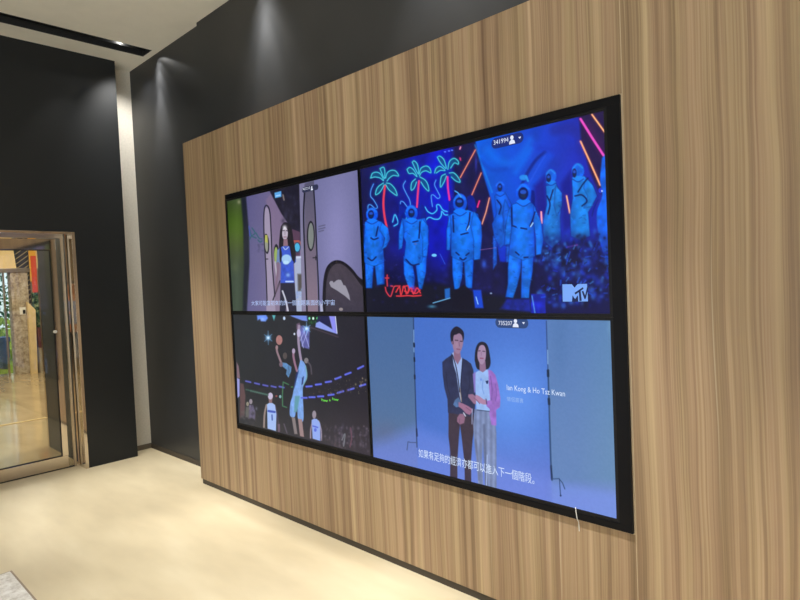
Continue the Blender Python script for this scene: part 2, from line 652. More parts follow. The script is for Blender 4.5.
    def speckle(self, region, colors, n, size=(0.5, 1.6), alpha=0.7, tall=1.4):
        x0, y0, x1, y1 = region[:4]
        for _ in range(n):
            cx = self.rng.uniform(x0, x1)
            cy = self.rng.uniform(y0, y1)
            r = self.rng.uniform(*size)
            self.blob(cx, cy, r, r * self.rng.uniform(0.7, tall), colors[self.rng.integers(len(colors))], alpha * self.rng.uniform(0.4, 1))

    def build(self, name, mat, parent, y=-0.008):
        img = np.clip(self.img + (smooth_noise(self.rng, (NV, NU), 3)[..., None] - 0.5) * 4, 0, 255)
        x0, x1, z0, z1 = self.rect
        u = np.linspace(x0, x1, NU)
        v = np.linspace(z1, z0, NV)
        U, V = np.meshgrid(u, v)
        co = np.stack([U, np.full_like(U, y), V], -1).reshape(-1, 3).astype(np.float32)
        j, i = np.meshgrid(np.arange(NV - 1), np.arange(NU - 1), indexing='ij')
        a = (j * NU + i).ravel()
        faces = np.stack([a, a + NU, a + NU + 1, a + 1], -1).astype(np.int32)
        me = bpy.data.meshes.new(name)
        me.vertices.add(len(co))
        me.vertices.foreach_set('co', co.ravel())
        me.loops.add(faces.size)
        me.loops.foreach_set('vertex_index', faces.ravel())
        me.polygons.add(len(faces))
        me.polygons.foreach_set('loop_start', np.arange(0, faces.size, 4, dtype=np.int32))
        me.update(calc_edges=True)
        at = me.color_attributes.new('picture', 'FLOAT_COLOR', 'POINT')
        rgba = np.concatenate([slin(img), np.ones((NV, NU, 1))], -1).astype(np.float32)
        at.data.foreach_set('color', rgba.ravel())
        me.materials.append(mat)
        o = bpy.data.objects.new(name, me)
        C.objects.link(o)
        o.parent = parent
        o.matrix_parent_inverse = Matrix.Translation(-world_loc(parent))
        return o


def spline(pts, n=6):
    """Catmull-Rom through the points"""
    P = [np.array(p, float) for p in pts]
    P = [2 * P[0] - P[1]] + P + [2 * P[-1] - P[-2]]
    out = []
    for i in range(1, len(P) - 2):
        for k in range(n):
            t = k / n
            a, b, c, d = P[i - 1], P[i], P[i + 1], P[i + 2]
            q = 0.5 * ((2 * b) + (-a + c) * t + (2 * a - 5 * b + 4 * c - d) * t * t + (-a + 3 * b - 3 * c + d) * t ** 3)
            out.append((q[0], q[1]))
    out.append(tuple(pts[-1]))
    return out


def screen_material():
    mt, nt, b = new_mat('lit_screen_picture')
    b.inputs['Base Color'].default_value = (0.004, 0.004, 0.005, 1)
    b.inputs['Roughness'].default_value = 0.35
    b.inputs['Specular IOR Level'].default_value = 0.25
    at = nt.nodes.new('ShaderNodeAttribute')
    at.attribute_name = 'picture'
    nt.links.new(at.outputs['Color'], b.inputs['Emission Color'])
    b.inputs['Emission Strength'].default_value = 1.0
    return mt


M['picture'] = screen_material()


def text_on_panel(name, s, left, right, height_px, mat, parent, y=-0.0086, squeeze=True, bold=0.0):
    """lettering whose baseline runs from left to right (trace points), flat on the panel"""
    cu = bpy.data.curves.new(name, 'FONT')
    cu.body = s
    cu.size = 1.0
    cu.offset = bold
    cu.resolution_u = 2
    tmp = bpy.data.objects.new('tmp', cu)
    C.objects.link(tmp)
    dg = bpy.context.evaluated_depsgraph_get()
    me = bpy.data.meshes.new_from_object(tmp.evaluated_get(dg))
    bpy.data.objects.remove(tmp)
    bpy.data.curves.remove(cu)
    me.name = name
    co = np.array([v.co[:] for v in me.vertices])
    lo, hi = co.min(0), co.max(0)
    xl_, zl_ = to_panel(left)
    xr_, zr_ = to_panel(right)
    top = to_panel((left[0], left[1] - height_px))
    z = (zl_ + zr_) / 2
    h = top[1] - zl_
    sx = (xr_ - xl_) / (hi[0] - lo[0])
    sz = h / (hi[1] - lo[1])
    for v in me.vertices:
        v.co = Vector((xl_ + (v.co.x - lo[0]) * sx, y, z + (v.co.y - lo[1]) * sz))
    me.materials.clear()
    me.materials.append(mat)
    o = bpy.data.objects.new(name, me)
    C.objects.link(o)
    o.parent = parent
    o.matrix_parent_inverse = Matrix.Translation(-world_loc(parent))
    return o


def flat_polys(name, polys, mat, parent, y):
    mb = MB()
    for pts in polys:
        mb.bm.faces.new([mb.bm.verts.new((p[0], y, p[1])) for p in pts])
    o = mb.build(name, mat, parent)
    return o


def pill(name, l, r, half, mat, parent, y=-0.0083):
    xl_, zl_ = to_panel(l)
    xr_, zr_ = to_panel(r)
    z = (zl_ + zr_) / 2
    pts = []
    for k in range(13):
        a = math.pi / 2 + math.pi * k / 12
        pts.append((xl_ + half + half * math.cos(a), z + half * math.sin(a)))
    for k in range(13):
        a = -math.pi / 2 + math.pi * k / 12
        pts.append((xr_ - half + half * math.cos(a), z + half * math.sin(a)))
    return flat_polys(name, [pts], mat, parent, y), z


def person_icon(x, z, s):
    head = [(x + 0.28 * s * math.cos(a), z + 0.28 * s + 0.30 * s * math.sin(a)) for a in [2 * math.pi * k / 12 for k in range(12)]]
    body = [(x - 0.5 * s, z - 0.6 * s), (x + 0.5 * s, z - 0.6 * s), (x + 0.42 * s, z - 0.22 * s), (x + 0.15 * s, z - 0.02 * s), (x - 0.15 * s, z - 0.02 * s), (x - 0.42 * s, z - 0.22 * s)]
    return [head, body]


def make_display(key, label, pic):
    x0, x1, z0, z1 = SCR[key]
    d = thing('video_screen', label, 'screen', ((x0 + x1) / 2, -0.004, z0), 'four screens of the video wall')
    bz = MB()
    b = 0.0128
    bz.box((x0 - b, -0.012, z1), (x1 + b, 0.0, z1 + b), 0.001)
    bz.box((x0 - b, -0.012, z0 - b), (x1 + b, 0.0, z0), 0.001)
    bz.box((x0 - b, -0.012, z0), (x0, 0.0, z1))
    bz.box((x1, -0.012, z0), (x1 + b, 0.0, z1))
    bz.build('bezel', M['bezel'], d)
    box('back_cover', (x0, -0.0075, z0), (x1, 0.0, z1), M['surround'], d)
    s = pic.build('screen', M['picture'], d)
    return d, s


# ---------------------------------------------------------------- top left: presenter in a corridor
p = Picture(SCR['TL'], (100, 98, 135), 3)
p.poly([(244, 190), (300, 180), (302, 318), (240, 318)], lambda X, Y: np.stack([88 + (X - 244) * 0.75, 86 + (X - 244) * 0.55, 132 + (X - 244) * 0.30], -1) + ((Y - 200) * 0.06)[..., None])
p.poly([(224, 196), (242.5, 190), (248, 250), (243, 318), (228, 318)],
       lambda X, Y: np.stack([66 + 10 * np.exp(-((Y - 235) / 22) ** 2), 80 + 22 * np.exp(-((Y - 228) / 20) ** 2), 66 - 34 * np.exp(-((Y - 225) / 30) ** 2)], -1) - (np.abs(X - 237) * 2.2)[..., None])
p.blob(239, 202, 1.6, 2.0, (150, 150, 120), 0.8)
p.blob(235, 267, 3, 5, (92, 104, 72), 0.5)
p.poly([(240.5, 190), (245.5, 190), (249, 232), (249.5, 262), (246.5, 318), (242.5, 318), (244, 262), (243, 225)], (24, 30, 44), soft=1.8)
# corridor wall and dark ceiling
p.poly([(266, 200), (272, 192), (282, 214), (291, 229), (300, 244), (301, 318), (270, 318), (272, 240)], lambda X, Y: np.stack([128 + (Y - 250) * 0.12, 112 + (Y - 250) * 0.12, 142 + (Y - 250) * 0.05], -1), soft=1.5)
p.poly([(269, 190), (301, 178), (301, 243), (296, 240), (291, 228), (281, 213)], (30, 28, 46), soft=1.2, tex=0.3)
p.speckle((283, 192, 299, 225), [(62, 60, 84), (20, 20, 34)], 30, (0.8, 2.2), 0.5, 3)
p.poly([(292, 229), (300, 232), (300, 262), (292, 256)], (86, 60, 84))
p.poly([(292, 241), (302, 241), (302, 246), (292, 247)], (140, 84, 88), soft=2)
p.poly([(274.5, 192.8), (281.2, 191), (281.4, 196.6), (275, 198.2)], (92, 166, 232))
p.line([(276, 196), (280, 195)], 1, (180, 220, 250))
p.line([(283, 195), (284, 200)], 1.5, (120, 110, 110))
# left door
p.poly(spline([(266.5, 318), (266, 285), (264.5, 245), (264, 220), (265, 209), (267.5, 208), (270, 216), (271.5, 240), (273, 275), (276, 318)]), (158, 146, 172))
p.curve([(267.2, 305), (266, 270), (264.3, 240), (263.8, 220), (264.6, 208), (267, 205.5), (269.8, 212), (271.2, 235), (272.3, 265), (274.8, 296)], 1.1, (22, 22, 40))
p.curve([(273, 300), (275.5, 293), (280, 281)], 1.2, (38, 34, 48))
p.ell(266.6, 243.8, 2.6, 10.2, (28, 28, 40), rot=-0.06)
p.ell(266.4, 243.8, 1.6, 8.2, (150, 152, 140), rot=-0.06)
p.poly([(265, 235), (267.5, 235), (267.8, 243), (265.2, 242)], (180, 182, 90))
p.line([(265.5, 259), (267.8, 259)], 1, (40, 38, 50))
p.ell(276.3, 253, 2.6, 9.0, (30, 30, 42))
p.ell(276.0, 255, 1.9, 8.0, (150, 172, 96))
p.line([(275, 262), (277, 278)], 1.5, (180, 174, 190))
# graffiti on the pale wall
for q in ([(249, 228), (251, 235), (250, 239)], [(252, 228), (255, 233), (252, 236), (256, 238)], [(256, 233), (259, 238), (262, 239)], [(258, 240), (260, 242), (262, 241)]):
    p.curve(q, 1.3, (40, 92, 108), alpha=0.9)
p.line([(249, 226), (250, 236)], 0.8, (70, 80, 200), alpha=0.8)
p.speckle((258, 244, 263, 254), [(74, 72, 108)], 14, (0.7, 1.4), 0.6)
# desk behind
p.poly([(294, 256), (301, 256), (302, 318), (296, 318)], (168, 178, 206), soft=1)
p.line([(294, 258), (301, 257)], 2, (196, 206, 232))
p.poly([(297.5, 274), (302, 274), (302, 291), (298, 291)], (84, 80, 78), soft=2)
p.speckle((296, 288, 302, 300), [(150, 190, 240), (120, 150, 220)], 10, (0.6, 1.2), 0.7)
p.ell(297.3, 247.5, 3.4, 5.2, (30, 60, 100))
p.ell(297.2, 247.3, 2.6, 4.2, (74, 178, 222))
p.line([(293, 241), (299, 241)], 1, (200, 90, 70))
# presenter
p.poly(spline([(281, 226), (284, 222.5), (288, 223), (291.5, 228), (293.5, 240), (295.5, 252), (295.5, 262), (291.5, 262), (289, 250), (284, 249), (283, 262), (280, 261), (279, 246), (280, 232), (281, 226)]), (28, 24, 34))
p.poly([(277.5, 250), (281, 247), (284, 245.8), (289, 246), (293.5, 249), (296, 262), (293.5, 263), (294.5, 283), (280.5, 283.5), (281, 263), (276.5, 263)], (54, 84, 196), tex=0.12)
p.poly([(277.5, 250), (280, 249), (280, 263), (276.5, 263)], (110, 134, 180))
p.poly(spline([(281, 247), (282, 258), (280, 262), (279.5, 250), (281, 247)]), (28, 24, 34))
p.poly(spline([(290, 240), (294, 248), (295, 262), (292, 259), (290, 248), (290, 240)]), (28, 24, 34))
p.ell(285, 233.5, 2.9, 6.4, (186, 176, 192))
p.blob(284.6, 227.5, 2.2, 2.4, (230, 228, 236), 0.9)
p.line([(283, 230.7), (284.4, 230.5)], 0.8, (50, 40, 56))
p.line([(286.2, 230.6), (287.4, 230.9)], 0.8, (50, 40, 56))
p.line([(285, 231), (285, 234.5)], 0.6, (140, 124, 140))
p.line([(283.9, 237), (286.3, 237)], 0.8, (130, 70, 92))
p.poly([(283.6, 239), (287.5, 239), (288, 246), (283.2, 246)], (140, 108, 122))
p.curve([(283, 247), (285.5, 249.5), (288.5, 247)], 1, (170, 190, 230))
p.ell(286.5, 259, 5, 4.6, (158, 200, 240), soft=1.2)
p.ell(286, 262.5, 3, 2, (184, 222, 250), soft=1.2)
p.blob(288, 275, 2, 2, (150, 190, 245), 0.8)
p.line([(286, 281.5), (293, 281.5)], 1.6, (176, 200, 246))
p.curve([(278, 263), (277.8, 272), (276.5, 282), (276.3, 290)], 2.2, (128, 106, 128))
p.curve([(279.3, 284), (277.5, 288), (276, 292)], 1.6, (90, 76, 92))
p.poly([(280.5, 283), (294.6, 283), (296, 300), (297, 318), (290, 318), (287, 300), (285, 318), (279.5, 318)], (38, 38, 58))
p.curve([(282.5, 291), (285, 298), (286.5, 304), (288, 311)], 1.6, (196, 198, 214))
# pillar, right door, right wall
p.poly([(299.2, 182), (304.8, 180), (306.5, 318), (302.6, 318)], lambda X, Y: np.stack([128 + (Y - 240) * 0.12, 124 + (Y - 240) * 0.1, 156 + (Y - 240) * 0.05], -1), soft=0.8)
p.poly([(304.5, 184), (315, 180), (319.5, 318), (306, 318)], lambda X, Y: np.stack([92 + (Y - 200) * 0.40, 88 + (Y - 200) * 0.26, 112 + (Y - 200) * 0.20], -1))
p.poly([(314, 180), (365, 160), (366, 320), (318.5, 320)],
       lambda X, Y: np.stack([114 + 22 * np.exp(-((X - 337) / 15) ** 2 - ((Y - 240) / 60) ** 2), 114 + 20 * np.exp(-((X - 337) / 15) ** 2 - ((Y - 240) / 60) ** 2), 158 + 26 * np.exp(-((X - 337) / 15) ** 2 - ((Y - 240) / 60) ** 2)], -1) - (np.clip(X - 352, 0, 20) * 0.6)[..., None], soft=0.8)
p.curve([(304.8, 188), (303.6, 215), (304.6, 250), (306.2, 290), (307, 312)], 1.5, (22, 22, 38))
p.curve([(313.5, 186), (315.3, 215), (317, 255), (318.4, 285), (319, 312)], 1.3, (26, 26, 42))
p.ell(310.8, 236, 4.0, 15.2, (26, 26, 38))
p.ell(310.9, 236, 2.8, 13.2, (124, 130, 128))
p.line([(313, 257.8), (316.6, 257.6)], 1, (28, 28, 40))
p.line([(315.6, 256), (315.8, 260)], 0.8, (28, 28, 40))
for k, (yy, n) in enumerate(((226.6, 5), (229.2, 5), (231.6, 4))):
    for i in range(n):
        p.line([(318.7 + i * 1.35, yy - i * 0.35), (319.5 + i * 1.35, yy - i * 0.35 - 0.2)], 1.2, (88, 88, 118), alpha=0.8)
ARCH = spline([(322, 318), (323, 285), (325.5, 270), (330, 263), (336, 260.2), (343, 261.5), (351, 267.5), (358, 276), (366, 286), (367, 318), (344, 325), (322, 318)])
p.poly(ARCH, (24, 21, 32))
p.poly(spline([(325.5, 318), (326, 288), (328.5, 273), (333, 265.8), (338, 263.6), (344, 265.5), (352, 273), (359, 282.5), (368, 296), (367, 320), (344, 325), (325.5, 318)]), lambda X, Y: np.stack([70 - (Y - 265) * 0.25, 62 - (Y - 265) * 0.18, 74 - (Y - 265) * 0.1], -1), tex=0.08)
p.poly([(329.2, 283), (330.5, 281), (332.5, 281), (333.5, 282.6), (335, 281.6), (336.4, 280.4), (338.5, 279.6), (341, 280), (342.6, 283), (343.2, 285), (345.4, 285.6), (347, 289), (349.2, 295), (350.2, 300.6), (345, 296), (337, 290.5), (331, 287)], (152, 150, 164))
p.ell(341, 309.3, 2, 1.6, (150, 140, 142))
p.line([(321.2, 305), (322, 312)], 2.6, (176, 178, 206))
D, S = make_display('TL', 'upper left screen showing a long-haired presenter in blue t-shirt walking between arched doors', p)
M['cap'] = emissive('caption_blue_white', (178, 200, 246))
M['badge_bg'] = emissive('badge_slate', (44, 48, 78))
M['badge_bg_dark'] = emissive('badge_navy', (18, 40, 120))
M['badge_bg_grey'] = emissive('badge_steel_blue', (44, 70, 122))
M['badge_fg'] = emissive('badge_white', (226, 232, 250))
text_on_panel('caption', '大家可能當初來的的一個主題裏面的小宇宙', (251.5, 305.2), (335, 305.8), 4.9, M['cap'], S)
_, bz_ = pill('badge', (302, 190.6), (318.4, 186.4), 0.016, M['badge_bg'], S)
bt = text_on_panel('counter', '903215', (302.8, 190.6), (310.2, 188.8), 2.4, M['badge_fg'], S)
flat_polys('counter_icon', person_icon(to_panel((311.8, 187))[0], bz_, 0.020), M['badge_fg'], S, -0.0086)

# ---------------------------------------------------------------- top right: astronauts on a blue stage
p = Picture(SCR['TR'], (12, 14, 60), 7)


def bgL(X, Y):
    t = np.clip((X - 366) / 70, 0, 1)
    d = np.clip((Y - 248) / 40, 0, 1)
    r = 20 - 8 * t
    g = 22 + 0 * t
    b = 82 + 110 * t
    return np.stack([r * (1 - d) + 14 * d, g * (1 - d) + 14 * d, b * (1 - d) + 52 * d], -1)


p.poly([(350, 160), (458, 130), (452, 240), (452, 330), (350, 330)], bgL, soft=2, tex=0.22, cell=14)
p.poly([(452, 145), (458, 143), (476, 140), (492, 195), (505, 250), (505, 330), (440, 330), (455, 220)], (20, 20, 76), soft=6, tex=0.2, cell=10)


def sheet(X, Y):
    t = np.clip((X - 474) / 115, 0, 1)
    d = np.clip((Y - 205) / 60, 0, 1)
    r = 4 + 26 * t
    g = 96 - 58 * t
    b = 232 - 58 * t
    return np.stack([r * (1 - d) + 12 * d, g * (1 - d) + 40 * d, b * (1 - d) + 190 * d], -1)


p.poly([(474.5, 138), (585, 100), (612, 100), (612, 262), (500, 262), (491, 200), (483, 174)], sheet, soft=1.5, tex=0.10, cell=16)
p.line([(475, 145), (492, 192)], 1.5, (20, 140, 235), alpha=0.7, soft=1.5)
# folds in the sheet
p.curve([(488, 150), (498, 160), (512, 163), (522, 154), (530, 140)], 7, (4, 120, 246), alpha=0.45, soft=6)
p.curve([(480, 160), (486, 166), (494, 170), (506, 169)], 4, (10, 62, 190), alpha=0.5, soft=3)
p.curve([(545, 152), (536, 160), (528, 172), (522, 184)], 3, (14, 30, 130), alpha=0.8, soft=2)
p.curve([(530, 150), (524, 160), (516, 172)], 6, (2, 118, 245), alpha=0.5, soft=5)
p.curve([(549, 155), (542, 164), (535, 176), (530, 188)], 8, (12, 84, 232), alpha=0.5, soft=5)
p.curve([(555, 130), (570, 128), (580, 136), (583, 150)], 10, (30, 40, 150), alpha=0.6, soft=6)
p.curve([(540, 148), (556, 150), (570, 142)], 6, (20, 50, 190), alpha=0.6, soft=5)
p.poly([(534, 186), (545, 176), (548, 215), (536, 215)], (24, 18, 130), soft=6, alpha=0.8)
p.poly([(561, 184), (571, 170), (574, 225), (563, 232)], (16, 24, 140), soft=5, alpha=0.85)
p.curve([(524, 192), (531, 180), (540, 164), (545, 156)], 1.5, (60, 100, 235), alpha=0.5, soft=1.5)
# dark corner with neon tubes
p.poly([(579, 117), (586, 108), (614, 100), (614, 205), (599, 192), (590, 172), (581, 140)], (34, 20, 74), soft=3)
p.line([(588, 126), (598, 142), (602, 150)], 8, (80, 20, 90), alpha=0.5, soft=8)
for q, wd, cc, gc in (([(592, 114.5), (606.3, 134.3)], 1.5, (255, 190, 130), (230, 90, 40)),
                      ([(580.6, 119), (592, 137.5), (604, 156)], 2.3, (236, 80, 200), (160, 10, 130)),
                      ([(580.6, 141.5), (590, 162), (600.2, 185)], 1.6, (255, 180, 130), (220, 80, 50)),
                      ([(566.6, 196), (569.8, 213)], 1.4, (255, 190, 150), (200, 60, 60)),
                      ([(541.2, 212), (541.8, 223)], 1.6, (250, 170, 190), (150, 40, 140)),
                      ([(475.3, 150), (460.3, 177.5)], 0.9, (246, 150, 120), (170, 60, 60)),
                      ([(481.2, 173), (471.8, 195)], 0.9, (246, 150, 120), (170, 60, 60)),
                      ([(489.4, 198), (486, 212), (482, 224)], 1.0, (246, 170, 140), (170, 60, 60)),
                      ([(479.4, 201), (477.5, 207)], 1.3, (240, 50, 140), (150, 20, 90)),
                      ([(459.9, 149), (460.6, 147)], 1.2, (240, 160, 190), (150, 20, 90)),
                      ([(460, 158), (460.5, 160)], 1.0, (220, 60, 130), (150, 20, 90))):
    p.line(q, wd, cc, glow=1.7, glow_col=gc)
for xx in (445, 449, 452):
    p.ell(xx, 151.8 - (xx - 445) * 0.22, 1.2, 0.7, (90, 130, 250))
p.blob(476, 163, 1.2, 7, (50, 60, 180), 0.8)
# crowd and stage floor
p.poly([(345, 285), (440, 284), (470, 292), (505, 296), (540, 300), (620, 300), (620, 330), (345, 330)], (18, 20, 40), soft=6)
p.poly([(535, 246), (612, 240), (614, 330), (535, 330)], (14, 16, 74), soft=6)
p.speckle((536, 248, 609, 306), [(30, 70, 220), (20, 50, 190), (60, 130, 220), (10, 12, 44), (10, 12, 44), (16, 30, 130)], 210, (1.0, 3.4), 0.75, 1.6)
p.speckle((536, 232, 609, 270), [(20, 60, 200), (40, 110, 220), (16, 20, 90)], 70, (0.8, 2.2), 0.6, 1.8)
p.speckle((372, 262, 500, 305), [(14, 14, 60), (24, 30, 120), (40, 50, 150), (10, 10, 36)], 110, (0.8, 3), 0.5, 1.2)
p.speckle((391, 252, 402, 280), [(90, 90, 170), (50, 50, 130)], 14, (0.6, 1.3), 0.5, 0.8)
p.poly([(558, 250), (577, 247), (582, 262), (562, 266)], (12, 14, 48), soft=3)
p.line([(567, 247.2), (577, 245)], 1.4, (190, 80, 190), glow=1.2, glow_col=(110, 30, 140))
p.poly([(531, 294), (545, 294), (546, 320), (531, 320)], (24, 38, 190), soft=1.5, tex=0.3)
p.line([(532, 296), (535, 313)], 1.2, (90, 160, 240), alpha=0.8)
p.line([(355, 300), (362, 314)], 1, (20, 20, 40), alpha=0.5)


def strokes(lst, wd, cc, **k):
    for q in lst:
        p.curve(q, wd, cc, **k)


# neon palms
TEAL = dict(glow=1.6, glow_col=(10, 120, 160), soft=0.5)
PALMS = [
    [[(370.6, 178), (372.5, 173.4), (377, 172.2), (381, 174.6), (383.5, 180.5), (380, 178), (375, 177), (370.6, 178)],
     [(380, 168.6), (383.4, 167.2), (384.8, 171), (384.6, 178.5), (382.2, 174), (380, 168.6)],
     [(385.6, 178), (387.2, 173), (391, 170.4), (395.6, 171), (398.6, 175.8), (393.5, 175.4), (389.8, 177.6), (387, 181)],
     [(383.4, 183), (379, 186), (376.5, 189.5), (375.6, 194.6), (379, 193), (382, 189), (384.2, 184.6)],
     [(386.4, 183), (390.4, 184), (395, 189), (397, 195.4), (392, 192.4), (388.4, 189), (385.6, 184.4)]],
    [[(407, 169.4), (410, 167.4), (414, 170.4), (417, 176.6), (413, 173.4), (409, 173.4), (407, 169.4)],
     [(412.2, 162.2), (414.4, 161), (417.6, 165), (418.6, 174), (415.4, 169), (412.2, 162.2)],
     [(419.2, 174), (421, 168.4), (426, 166), (429.6, 168), (430.8, 172.8), (426, 170.8), (421.6, 172.4), (419.4, 176)],
     [(415.4, 179), (411.6, 183), (411.2, 190), (414.2, 188), (416.6, 182)],
     [(420, 177), (425, 180), (428, 185), (428.6, 191), (424.2, 187), (421, 182)]],
    [[(437.4, 157.2), (440, 156.2), (444, 160), (446.2, 168.4), (442.4, 165), (439.4, 161), (437.4, 157.2)],
     [(447.8, 169.4), (449.4, 161.6), (454, 158.4), (458, 161), (458.2, 164.2), (454.4, 163), (450.6, 168)],
     [(434.6, 173), (436, 168.6), (440, 166.4), (445, 170.4), (440.4, 170.4), (436.2, 173)],
     [(445.4, 174), (441.2, 177), (440.4, 187), (444, 182), (446.4, 176)],
     [(449.2, 173), (454, 173), (458.6, 178), (460, 182), (456, 181), (451.4, 177)]]]
for leaves in PALMS:
    for q in leaves:
        p.poly(spline(q), (8, 84, 128), alpha=0.75, soft=1)
        p.curve(q, 0.85, (76, 204, 226), **TEAL)
p.curve([(385, 186), (383.6, 198), (383.6, 208), (385, 219), (387.4, 230)], 2.0, (226, 62, 92), glow=1.6, glow_col=(120, 20, 60))
p.curve([(419, 181), (417.8, 194), (417, 207)], 1.9, (226, 60, 128), glow=1.6, glow_col=(110, 20, 100))
p.curve([(447.6, 177), (448, 188), (449.6, 200)], 1.9, (226, 50, 160), glow=1.6, glow_col=(110, 10, 120))
strokes([[(373.5, 184), (371, 190), (370.6, 196), (374, 200.5), (377.4, 207), (375, 208.4), (371, 205), (368.2, 205.6), (368, 212)],
         [(405.5, 181), (403.2, 186), (406, 193), (409.6, 200), (410.2, 205.4), (407.6, 207), (403.4, 202), (400.6, 202), (400.6, 210)],
         [(436, 180), (434.6, 185), (438, 192), (440, 196.6), (437.6, 198.4), (433.4, 195), (431.2, 196.4), (432.4, 206.5)]],
        0.7, (90, 170, 250), glow=1.3, glow_col=(10, 90, 220))
strokes([[(425, 207), (428, 211.6), (432.6, 213.6), (436.8, 210), (436.6, 205.4), (439.4, 205), (443, 210), (447.2, 211.6)],
         [(424, 222), (429, 217.4), (434, 219), (438.6, 219), (441.2, 215.6), (441.8, 211.4), (444.6, 214.6), (448, 215)],
         [(392.6, 222), (394.6, 215), (396.4, 217), (398, 223), (394, 226)],
         [(404, 212), (407, 216), (405, 221)]],
        1.0, (70, 196, 250), glow=1.5, glow_col=(10, 100, 220))


def suit(q, col, lit, dark, n=12):
    """one padded piece of a suit: soft edge, lighter middle, creases"""
    xs = [a[0] for a in q]
    ys = [a[1] for a in q]
    x0, x1, y0, y1 = min(xs), max(xs), min(ys), max(ys)
    cx, hw = x0 * 0.55 + x1 * 0.45, (x1 - x0) / 2
    c0, c1, c2 = (np.array(v, float) for v in (col, lit, dark))

    def f(X, Y):
        t = np.clip(np.abs(X - cx) / (hw * 1.1), 0, 1)[..., None]
        v = np.clip((Y - y0) / (y1 - y0), 0, 1)[..., None]
        base = c1 * (1 - t * t) + (c0 * 0.75 + c2 * 0.25) * t * t
        return base * (1 - 0.14 * v)
    o = q + [q[0]]
    k = [((a[0] + b[0]) / 2, (a[1] + b[1]) / 2) for a, b in zip(o[:-1], o[1:])]
    mixed = []
    for a, b in zip(q, k):
        mixed += [a, b]
    p.line(mixed + [mixed[0]], 1.0, tuple(c2 * 0.5), alpha=0.45, soft=1.4)
    p.poly(mixed, f, soft=1.2, tex=0.22, cell=6)
    for _ in range(n):
        x, y = p.rng.uniform(x0, x1), p.rng.uniform(y0, y1)
        a = p.rng.uniform(-0.9, 0.9)
        L = p.rng.uniform(1.2, 3.2)
        ok = False
        for i in range(len(q)):
            (ax, ay), (bx, by) = q[i], q[(i + 1) % len(q)]
            if (ay > y) != (by > y) and x < (bx - ax) * (y - ay) / (by - ay + 1e-9) + ax:
                ok = not ok
        if ok:
            cc = c2 * 0.9 if p.rng.random() < 0.55 else np.minimum(c1 + 26, 255)
            p.line([(x - L * math.cos(a) / 2, y - L * math.sin(a) / 2), (x + L * math.cos(a) / 2, y + L * math.sin(a) / 2)], 0.7, tuple(cc), alpha=0.45, soft=1.1)


def astro(head, body, legs=None, arms=(), visor=None, col=(8, 88, 242), lit=(18, 124, 255), dark=(6, 30, 150), pack=None, belts=()):
    if pack:
        for q in pack:
            p.poly(spline(q + [q[0]]), dark, soft=1.2, tex=0.2)
    if legs:
        for q in legs:
            suit(q, col, lit, dark)
    suit(body, col, lit, dark)
    for q in arms:
        suit(q, tuple(0.6 * a + 0.4 * b for a, b in zip(col, lit)), lit, dark, 5)
    cx, cy, rx, ry = head
    p.ell(cx, cy, rx, ry, col, soft=1.2, tex=0.2)
    p.curve([(cx - rx * 0.8, cy - ry * 0.3), (cx - rx * 0.1, cy - ry * 0.85), (cx + rx * 0.7, cy - ry * 0.4)], 1.5, tuple(min(255, v + 34) for v in lit), alpha=0.55, soft=1.4)
    p.ell(cx, cy + ry * 0.95, rx * 0.95, ry * 0.35, lit, soft=1)
    p.curve([(cx - rx * 0.9, cy + ry * 1.0), (cx, cy + ry * 1.35), (cx + rx * 0.9, cy + ry * 1.0)], 0.9, dark, alpha=0.8, soft=1)
    vx, vy, vrx, vry = visor or (cx, cy + ry * 0.05, rx * 0.72, ry * 0.72)
    p.ell(vx, vy, vrx, vry, (10, 22, 92), soft=0.9)
    p.ell(vx, vy - vry * 0.25, vrx * 0.62, vry * 0.35, (34, 84, 200), soft=1)
    p.ell(vx, vy + vry * 0.35, vrx * 0.6, vry * 0.3, (20, 44, 84), soft=0.8)
    for q in belts:
        p.curve(q, 1.4, (8, 18, 92), soft=0.8)


# rear figures
astro((500.2, 187.5, 4.8, 6.5), [(495, 196), (505, 193), (511, 204), (511, 226), (507, 242), (500, 248), (494, 236), (492, 224), (497, 214)],
      visor=(499.8, 187.5, 2.4, 4), col=(12, 80, 226), lit=(20, 106, 240),
      arms=([(505, 200), (510, 210), (509, 232), (504, 232), (503, 214)],), belts=([(497, 200), (501, 206), (499, 214)],),
      legs=([(493, 236), (497, 236), (497, 262), (493, 270)], [(507, 236), (511, 240), (510, 262), (506, 262)]))
astro((551, 176, 5.4, 7), [(546, 186), (556, 184), (562, 196), (560, 218), (561, 240), (552, 248), (543, 240), (543, 222), (547, 205)],
      visor=(548.6, 178, 2.4, 4.2), col=(16, 96, 228), lit=(26, 132, 238),
      arms=([(556, 186), (562, 193), (562, 206), (557, 215), (554, 205)],), belts=([(547, 196), (550, 204), (548, 214)], [(553, 190), (550, 200)]))
astro((578, 171, 6.2, 8), [(572, 180), (584, 176), (592, 184), (597, 196), (592, 206), (588, 212), (590, 236), (580, 240), (571, 236), (570, 214), (573, 198)],
      visor=(574.4, 173, 2.2, 4.6), col=(16, 100, 232), lit=(24, 138, 244),
      arms=([(586, 178), (593, 186), (597, 196), (591, 206), (584, 208), (588, 196), (584, 188)],),
      belts=([(588, 178), (583, 184), (578, 192)], [(575, 196), (582, 195), (587, 201), (582, 206)]))
p.poly(spline([(602, 158), (606, 154), (612, 150), (612, 262), (604, 255), (598, 232), (597, 212), (602, 196), (600, 180), (602, 158)]), (16, 98, 236), soft=1.2, tex=0.3, cell=6)
p.ell(600.5, 190.5, 2.2, 2.6, (40, 60, 220))
p.ell(602, 191, 0.8, 1, (200, 220, 250))
p.curve([(598, 200), (594, 208), (592, 216)], 1.2, (10, 30, 130), soft=1.2)
p.poly([(541, 236), (612, 234), (614, 262), (541, 262)], (14, 20, 96), alpha=0.45, soft=9)
